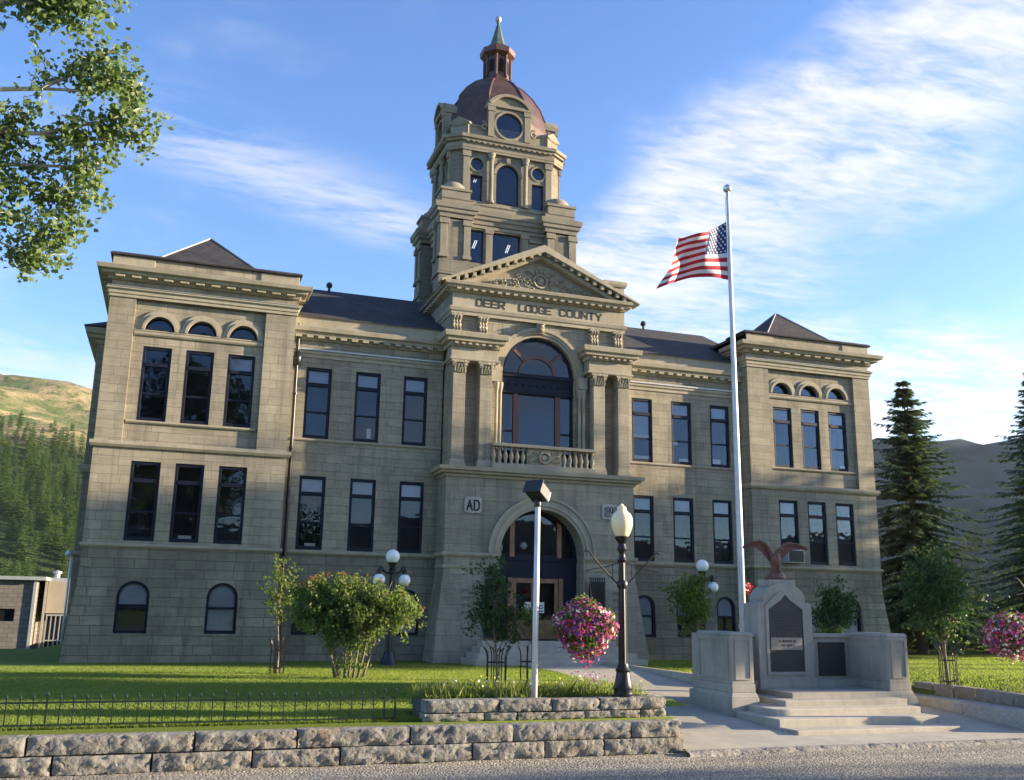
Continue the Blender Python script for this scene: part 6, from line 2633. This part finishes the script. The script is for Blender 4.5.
tree_guard((-4.15, -10.42, .58), .15, .90, 'iron guard around the thin sapling beside the white floodlight pole', 6)
twig_tree('young_tree', 'small bright green tree partly hiding the lamp post right of the entrance', (4.2, -3.0, .6), 2.8, .035, (-.3, 0, 1.95, .58, .5, .85), 22, 7, 0, .10, 13, ('bark', 'lf_lime'), 37, clear=.35, cl_r=.18)
twig_tree('young_tree', 'small dark green tree standing behind the memorial near the right wing', (8.30, -4.0, .6), 2.9, .035, (.1, 0, 1.85, .74, .62, .88), 26, 7, 0, .10, 15, ('bark', 'lf_linden'), 39, clear=.3, cl_r=.19)
twig_tree('garden_shrub', 'low yellow green shrub at the foot of the dark tree behind the memorial', (7.75, -4.3, .6), 1.5, .02, (0, 0, .85, .45, .4, .62), 10, 5, 0, .09, 10, ('bark', 'lf_lime'), 41, clear=.1, cl_r=.16, cat='shrub')
twig_tree('round_crowned_tree', 'round crowned dark green tree in an iron guard on the lawn right of the memorial', (5.75, -11.3, .60), 3.3, .045, (-.15, 0, 2.12, .52, .50, 1.0), 44, 8, 0, .075, 16, ('bark', 'lf_linden'), 43, clear=.28, cl_r=.22)
tree_guard((5.75, -11.3, .60), .19, .95, 'iron guard around the round crowned tree right of the memorial')
# the multi-stemmed shrub in front of the left bay
twig_tree('flowering_shrub', 'broad multi stemmed shrub with reddish shoots on the lawn before the left bay', (-7.08, -6.5, .6), 2.2, .030, (0, 0, 1.50, 1.50, 1.05, .88), 150, 7, 0, .085, 17, ('bark', 'lf_lilac', 'lf_bronze'), 51, clear=.34, cl_r=.17, cat='shrub',
          lobes=[(-.30, 0, 1.62, 1.12, .9, .66, 7), (-.95, .1, 1.40, .55, .5, .45, 1.5), (1.12, -.1, 1.45, .55, .5, .48, 3), (0, -.1, .55, .35, .3, .5, 1)],
          multi=[(-.30, .05), (-.12, -.16), (.02, .12), (.18, -.08), (.32, .06), (.05, -.22), (-.22, .18)])
# red flowers showing between flagpole and memorial
rgx = np.random.default_rng(77)
fp = thing('flower_pot_spray', (2.66, -8.0, .5), 'small spray of red and white flowers showing between flagpole and memorial', 'flowers')
m = MB()
m.tube([(2.66, -8.0, .45), (2.67, -8.0, 1.7), (2.66, -8, 2.75)], .012, 5)
m.build('stem', 'iron', fp)
Cq = np.array([2.66, -8.0, 2.83]) + rgx.normal(0, .045, (170, 3))
Vq, Fq = leaf_quads(Cq, .07, .06, rgx)
np_mesh('petals', Vq, Fq, ['fl_red', 'fl_white'], fp, (rgx.random(170) > .75).astype(int))


def spruce_mesh(H, Rb, seed, whorls, nb, sprays, clear=.04, droop=.35, spray=.30, ragged=.25):
    rg = np.random.default_rng(seed)
    Vs, Fs, off = [], [], 0
    A, B_, C_, D_ = [], [], [], []
    for w in range(whorls):
        t = clear + (1 - clear) * (w + rg.uniform(-.3, .3)) / whorls
        t = min(max(t, clear), .985)
        z = H * t
        Rr = Rb * ((1 - t) ** .83) * (.55 + .45 * min(1, t / .12)) + .008 * H
        n = max(3, int(nb * (.55 + .45 * (1 - t))))
        a0 = rg.uniform(0, 6.28)
        for b in range(n):
            a = a0 + 2 * PI * (b + rg.uniform(-.3, .3)) / n
            L = Rr * rg.uniform(1 - ragged * 1.9, 1 + ragged * 1.1)
            dirv = np.array([math.cos(a), math.sin(a), 0])
            sidev = np.array([-math.sin(a), math.cos(a), 0])
            k = max(3, int(sprays * (.3 + .7 * L / Rb)))
            u = (np.arange(k) + rg.uniform(0, 1, k)) / k
            rise = .18 * (t > .55) + .05
            zc = z + L * (rise * u - droop * u ** 1.5 * (1.15 - .6 * t) + .22 * np.clip(u - .7, 0, 1) ** 1.0)
            P = dirv * (u * L)[:, None]
            P[:, 2] = zc
            for sg in (-1, 1, 0):
                ang = (.75 * sg + rg.normal(0, .22, k))
                d = dirv * np.cos(ang)[:, None] + sidev * np.sin(ang)[:, None]
                d[:, 2] -= .30 + rg.uniform(0, .35, k)
                d /= np.linalg.norm(d, axis=1)[:, None]
                s = np.cross(d, [0, 0, 1.0])
                s /= np.linalg.norm(s, axis=1)[:, None] + 1e-6
                s = s * .8 + rg.normal(0, .35, (k, 3))
                ln = (spray * (.60 + .40 * (1 - t) ** .5) * (1.15 - .65 * u) * rg.uniform(.7, 1.35, k))[:, None] * (1.0 if sg else .8)
                wd = ln * .34
                V = np.stack([P, P + d * ln * .45 + s * wd * .5, P + d * ln, P + d * ln * .45 - s * wd * .5], 1)
                A.append(V.reshape(-1, 3))
    V = np.concatenate(A)
    F = np.arange(len(V)).reshape(-1, 4)
    return V, F


def spruce(loc, H, Rb, seed, label, whorls=46, nb=9, sprays=13, clear=.10, group=None, spray=.34, lean=0.):
    t = thing('spruce_tree', loc, label, 'spruce', group)
    m = MB()
    x, y, z = loc
    m.tube([(x, y, z - .1), (x, y, z + H * .25), (x, y, z + H * .97)], [.035 * H * .62, .022 * H * .7, .012], 10)
    m.build('trunk', 'bark', t, smooth=True)
    V, F = spruce_mesh(H, Rb, seed, whorls, nb, sprays, clear, spray=spray)
    np_mesh('crown', V + np.array(loc), F, 'lf_spruce', t)
    return t


spruce((19.3, 4.6, .55), 12.1, 4.3, 61, 'tall dark spruce beside the right wing with a pale bare trunk foot', 44, 11, 38, .11, spray=.50)
spruce((26.6, 4.2, .55), 13.2, 4.4, 62, 'tall dark spruce at the picture edge right of the other big spruce', 45, 11, 38, .08, spray=.50)
k = 0
for (x, y, h, r, lab) in ((24.2, 9.5, 6.9, 2.9, 'shorter sunlit spruce in the gap between the two tall spruces'),
                     (30.0, 17.0, 9.0, 3.4, 'background spruce filling the gap behind the shorter sunlit spruce'),
                     (20.5, 13.0, 8.5, 2.6, 'shadowed spruce standing close behind the tall spruce by the right wing'),
                     (36.0, 14.0, 10.0, 3.2, 'dark spruce rising behind the spruce at the picture edge')):
    spruce((x, y, .5), h, r, 70 + k, lab, 32, 10, 26, .03, spray=.46)
    k += 1
k = 0
for (x, y, h, lab) in ((22.5, 9.0, 2.6, 'dark rounded shrub at the foot of the tall spruce by the right wing'),
                  (27.5, 10.0, 3.0, 'dark rounded shrub between the feet of the two tall spruces'),
                  (33.0, 9.5, 3.2, 'dark rounded shrub at the foot of the picture edge spruce')):
    twig_tree('park_shrub', lab, (x, y, .5), h, .06, (0, 0, h * .5, 2.2, 1.4, h * .5), 24, 7, 0, .20, 12, ('dark_bark', 'lf_dark'), 90 + k, clear=.05, cl_r=.42, cat='shrub')
    k += 1


# big poplar whose outer boughs hang into the picture from the left
def poplar():
    rg = np.random.default_rng(101)
    rr = random.Random(101)
    B = Vector((-19.5, -17.6, .5))
    t = thing('poplar_tree', B, 'large poplar at the street edge whose leafy boughs hang over the lawn', 'tree')
    tr = MB()
    tr.tube([B, B + Vector((.1, 0, 3)), B + Vector((.3, .2, 6)), B + Vector((.2, .3, 10)), B + Vector((.5, .2, 14))], [.42, .34, .28, .2, .08], 12)
    C = []

    def bough(pts, r0, n, cl, per):
        pts = [Vector(p) for p in pts]
        tr.tube(pts, [r0 * .5 * (1 - .85 * i / (len(pts) - 1)) for i in range(len(pts))], 7)
        for _ in range(n):
            u = rr.uniform(.15, 1.0) ** .8 * (len(pts) - 1)
            k = min(int(u), len(pts) - 2)
            p = pts[k].lerp(pts[k + 1], u - k)
            d = Vector((rr.gauss(.15, 1), rr.gauss(0, 1), rr.gauss(-.05, .8))).normalized()
            e = p + d * rr.uniform(.15, .42)
            mid = p.lerp(e, .5) + Vector((0, 0, .05))
            tr.tube([p, mid, e], [.009, .006, .003], 4, cap=False)
            for s in range(2):
                q = p.lerp(e, .35 + .5 * s)
                C.append(np.array(q) + rg.normal(0, cl, (per, 3)))
            C.append(np.array(e) + rg.normal(0, cl * .8, (per, 3)))
    a = B + Vector((.2, .1, 6.0))
    # boughs that show in the picture, from the trunk outwards: three leafy lobes with sky between them
    bough([a, (-16.9, -18.2, 7.9), (-14.9, -18.4, 8.6), (-13.6, -18.4, 8.85), (-12.9, -18.42, 8.95), (-12.6, -18.4, 9.0)], .11, 54, .10, 17)
    bough([a, (-17.4, -18.6, 8.6), (-15.2, -18.6, 9.1), (-13.9, -18.5, 9.15), (-13.2, -18.45, 9.2)], .10, 39, .12, 17)
    bough([a, (-16.6, -18.2, 7.2), (-14.3, -18.1, 7.75), (-13.1, -18.05, 8.05), (-12.6, -18.1, 8.4), (-12.35, -18.12, 8.72)], .10, 26, .075, 10)
    bough([(-13.1, -18.05, 8.05), (-12.6, -18.0, 8.15), (-12.25, -17.95, 8.3), (-12.02, -17.93, 8.42)], .04, 19, .07, 10)
    bough([a, (-16.6, -17.9, 7.0), (-14.2, -17.9, 7.4), (-13.1, -17.8, 7.6), (-12.45, -17.85, 7.85), (-11.98, -17.93, 8.10)], .10, 30, .075, 10)
    bough([(-13.1, -17.8, 7.6), (-12.6, -17.75, 7.62), (-12.25, -17.75, 7.75), (-12.06, -17.75, 7.84)], .04, 18, .07, 10)
    bough([a, (-16.8, -17.6, 6.6), (-14.4, -17.6, 7.1), (-13.2, -17.65, 7.25), (-12.6, -17.6, 7.35), (-12.38, -17.6, 7.46)], .09, 32, .08, 11)
    bough([(-14.4, -17.7, 7.2), (-13.5, -17.8, 7.55), (-13.2, -17.85, 7.85)], .05, 15, .08, 11)
    bough([(-14.4, -17.6, 7.1), (-13.4, -17.5, 7.0), (-12.85, -17.5, 7.02), (-12.5, -17.5, 7.08)], .05, 19, .08, 11)
    bough([(-16.8, -17.6, 6.6), (-14.6, -17.4, 6.6), (-13.4, -17.4, 6.65), (-12.95, -17.34, 6.66), (-12.75, -17.32, 6.6)], .06, 25, .085, 12)
    bough([(-14.6, -17.4, 6.6), (-13.5, -17.3, 6.40), (-13.05, -17.2, 6.28), (-12.92, -17.18, 6.22)], .04, 15, .075, 12)
    # the rest of the crown, outside the frame
    for i in range(26):
        an = rr.uniform(0, 2 * PI)
        ze = rr.uniform(5, 14)
        L = rr.uniform(2.2, 4.2)
        if math.cos(an) > .2 and ze < 10.5:
            L *= .55
        s = B + Vector((.2, .2, ze - 1))
        e = s + Vector((math.cos(an) * L, math.sin(an) * L, rr.uniform(.4, 1.8)))
        bough([s, s.lerp(e, .5) + Vector((0, 0, .2)), e], .08, 16, .30, 16)
    tr.build('trunk', 'pale_bark', t, smooth=True)
    C = np.concatenate(C)
    V, F = leaf_quads(C, .072, .064, rg, -.5)
    np_mesh('crown', V, F, 'lf_poplar', t)


poplar()

# street trees to the east and across the street: outside the frame, they shade the lower walls and show in the glass
SHADE = [
    # x, y, crown bottom, crown top, crown radius, leaf size, limbs, label
    (45, -5.8, 7.2, 10.4, 1.9, .40, 44, 'broad leafy tree nearest the courthouse corner, east of the park'),
    (43, -9.0, 7.6, 14.0, 1.9, .40, 60, 'leafy tree second from the courthouse corner in the east row'),
    (46, -12.4, 7.8, 17.6, 1.9, .40, 76, 'tallest leafy tree in the middle of the east row'),
    (45, -21.6, 10.9, 14.5, 1.5, .36, 40, 'high crowned leafy tree standing apart at the south end of the east row'),
    (60, -33.0, 8.5, 14.5, 2.4, .34, 34, 'leafy tree far down the street beyond the east row'),
    (-11, -36.5, 3.5, 21.0, 5.2, .34, 70, 'very tall leafy street tree across the road facing the left wing'),
    (-2, -43.0, 2.4, 9.0, 4.0, .34, 50, 'leafy street tree across the road facing the entrance'),
]
for i, (x, y, zb, zt, r, ls, nl, lab) in enumerate(SHADE):
    twig_tree('street_tree', lab, (x, y, .2), zt, .28, (0, 0, (zb + zt) / 2, r, r, (zt - zb) / 2), nl, 9, 0, ls, 15, ('bark', 'lf_dark'), 140 + i,
              group='trees that line the street outside the frame', clear=min(.6, zb / zt), cl_r=.62)
    if i == 6:
        _src = [o for o in COL.objects if o.name.startswith('street_tree') and o.get('label') == lab][0]
for (x, y, sc, lab) in ((11, -46, .72, 'leafy street tree across the road facing the memorial'), (24, -44, .66, 'leafy street tree across the road facing the park spruces'),
                        (37, -48, .78, 'leafy street tree across the road nearest the east row'), (-24, -45, 1.0, 'leafy street tree across the road facing the poplar')):
    dup(_src, (x, y, .2), rr_ if False else x * .7, sc, lab)


# ------------------------------------------------------------------ forest on the hill, trees at the foot of the far hill
def far_conifers(n, area, zf, hs, seed, group, label, name='hill_conifer'):
    rr = random.Random(seed)
    protos = []
    for k in range(5):
        V, F = spruce_mesh(1.0, .20 + .012 * k, 200 + k, 22, 10, 5, .02, .30, .075, .2)
        o = np_mesh(name, V, F, 'lf_forest')
        protos.append(o)
    i = 0
    tries = 0
    while i < n and tries < n * 50:
        tries += 1
        x, y = area(rr)
        z = float(zf(np.array(x), np.array(y)))
        h = rr.uniform(*hs)
        o = protos[i] if i < 5 else protos[i % 5].copy()
        if i >= 5:
            COL.objects.link(o)
        o.location = (x, y, z - .8)
        o.scale = (h * rr.uniform(.9, 1.25), h * rr.uniform(.9, 1.25), h)
        o.rotation_euler = (0, 0, rr.uniform(0, 6.28))
        tag(o, label, 'conifer', group)
        i += 1


def area_l(rr):
    y = 232 + 262 * rr.random() ** .9
    az = R(rr.uniform(-10.5, -3.6))
    return -11 + (y + 29) * math.tan(az), y


def area_r(rr):
    d = rr.uniform(330, 470)
    az = R(rr.uniform(41.0, 48.5))
    return -11 + d * math.sin(az), -29 + d * math.cos(az)


far_conifers(290, area_l, hl2, (8.5, 14), 301, 'conifers of the wooded hillside', 'dark green conifer in the dense wood on the left hillside')
far_conifers(110, area_r, hr, (9, 14), 302, 'conifers at the foot of the far hill', 'small dark conifer at the foot of the hazy hill beyond the park', 'park_conifer')


# ------------------------------------------------------------------ grass and bed plants
def grass(name, n, area, h, w, mat, seed, zf, kind='stuff', lean=.35):
    rg = np.random.default_rng(seed)
    X, Y = area(rg, n)
    Z = zf(X, Y)
    n = len(X)
    a = rg.uniform(0, 2 * PI, n)
    hh = h * rg.uniform(.55, 1.25, n)
    dx, dy = np.cos(a), np.sin(a)
    lx, ly = rg.normal(0, lean, n) * hh, rg.normal(0, lean, n) * hh
    p = np.stack([X, Y, Z - .005], -1)
    s = np.stack([dx * w, dy * w, np.zeros(n)], -1)
    tip = p + np.stack([lx, ly, hh], -1)
    mid = p + np.stack([lx * .35, ly * .35, hh * .55], -1)
    V = np.stack([p - s, p + s, mid + s * .7, tip, mid - s * .7], 1).reshape(-1, 3)
    F4 = np.arange(5 * n).reshape(n, 5)
    me = np_mesh(name, V, F4, mat)
    return tag(me, kind=kind)


gz = lambda X, Y: np.where(Y > -8, .60, np.maximum(.5, .60 - .1 * (-8 - Y) / 6.4))


def a_left(rg, n):
    Y = -14.25 + 12.4 * rg.random(n) ** 1.5
    X = -17 + (15.7) * rg.random(n)
    k = ~((X > -7.3) & (Y < -13.0)) & (X < -1.36 - np.clip(-8 - Y, 0, 7) * .1)
    return X[k], Y[k]


def a_right(rg, n):
    X = 1.5 + 26 * rg.random(n)
    Y = -13.4 + 15 * rg.random(n)
    k = ((Y > -7.8) | ((X > 5.9) & (Y > -13.2)))
    return X[k], Y[k]


def a_edge(rg, n):
    X = -17 + 9.7 * rg.random(n)
    return X, -14.27 + rg.random(n) ** 2 * .4


grass('lawn_grass', 260000, a_left, .034, .0055, 'grass', 401, gz)
grass('park_grass', 120000, a_right, .038, .008, 'grass', 402, gz)
grass('edge_grass', 22000, a_edge, .055, .005, 'grass', 403, gz)


def a_bed(rg, n):
    cx = rg.uniform(-7.2, -3.3, 60)
    k = rg.integers(0, 60, n)
    X = cx[k] + rg.normal(0, .12, n)
    Y = -14.0 + rg.random(n) * 1.0
    q = (X > -7.2) & (X < -3.25)
    return X[q], Y[q]


bz = lambda X, Y: .79 - (Y + 14.2) * .13
grass('bed_stems', 3600, a_bed, .32, .006, 'weed', 404, bz, lean=.22)
grass('bed_leaves', 4000, a_bed, .13, .012, 'weed', 405, bz, lean=.6)


def a_bed2(rg, n):
    X = 5.7 + rg.random(n) ** 1.0 * 7
    Y = -13.7 + rg.random(n) * 1.2
    return X, Y


grass('garden_stems', 2600, a_bed2, .26, .006, 'weed', 406, lambda X, Y: .58 + 0 * X, lean=.25)


def blossoms(name, n, box, r, mats, seed):
    rg = np.random.default_rng(seed)
    C = np.stack([rg.uniform(box[0], box[1], n), rg.uniform(box[2], box[3], n), rg.uniform(box[4], box[5], n)], -1)
    V, F, MI = [], [], []
    for c in C:
        o = len(V)
        nr = rg.normal(0, .5, 3) + np.array([0, -.6, .8])
        nr /= np.linalg.norm(nr)
        a = np.cross(nr, [1, 0, 0])
        a /= np.linalg.norm(a)
        b = np.cross(nr, a)
        V.append(c)
        q = rg.uniform(.7, 1.3) * r
        for k in range(10):
            V.append(c + (a * math.cos(k * .628) + b * math.sin(k * .628)) * q * (1 if k % 2 == 0 else .7) + nr * .006)
        m_ = int(rg.integers(0, len(mats)))
        for k in range(5):
            F.append((o, o + 1 + (2 * k - 1) % 10, o + 1 + 2 * k, o + 1 + (2 * k + 1) % 10))
            MI.append(m_)
    return tag(np_mesh(name, V, F, mats, None, MI), kind='stuff')


blossoms('bed_flowers', 110, (-7.1, -3.4, -14.05, -13.3, .95, 1.12), .020, ['fl_white', 'yellow', 'fl_white', 'yellow'], 411)
blossoms('bed_purple_flowers', 45, (-4.5, -3.95, -14.0, -13.5, 1.0, 1.18), .022, ['fl_purple', 'fl_white'], 412)


# ------------------------------------------------------------------ the air between here and the hills
def haze():
    m = MB()
    m.box(-2640, 2640, -2540, 2640, -34, 232)
    t = bpy.data.materials.new('haze air')
    t.use_nodes = True
    nt = t.node_tree
    nt.nodes.remove(nt.nodes['Principled BSDF'])
    v = nt.nodes.new('ShaderNodeVolumePrincipled')
    v.inputs['Color'].default_value = (.82, .88, 1.0, 1)
    v.inputs['Density'].default_value = HAZE
    v.inputs['Anisotropy'].default_value = .35
    nt.links.new(v.outputs[0], nt.nodes['Material Output'].inputs['Volume'])
    o = m.build('haze', t)
    tag(o, kind='stuff')


HAZE = .00007
haze()
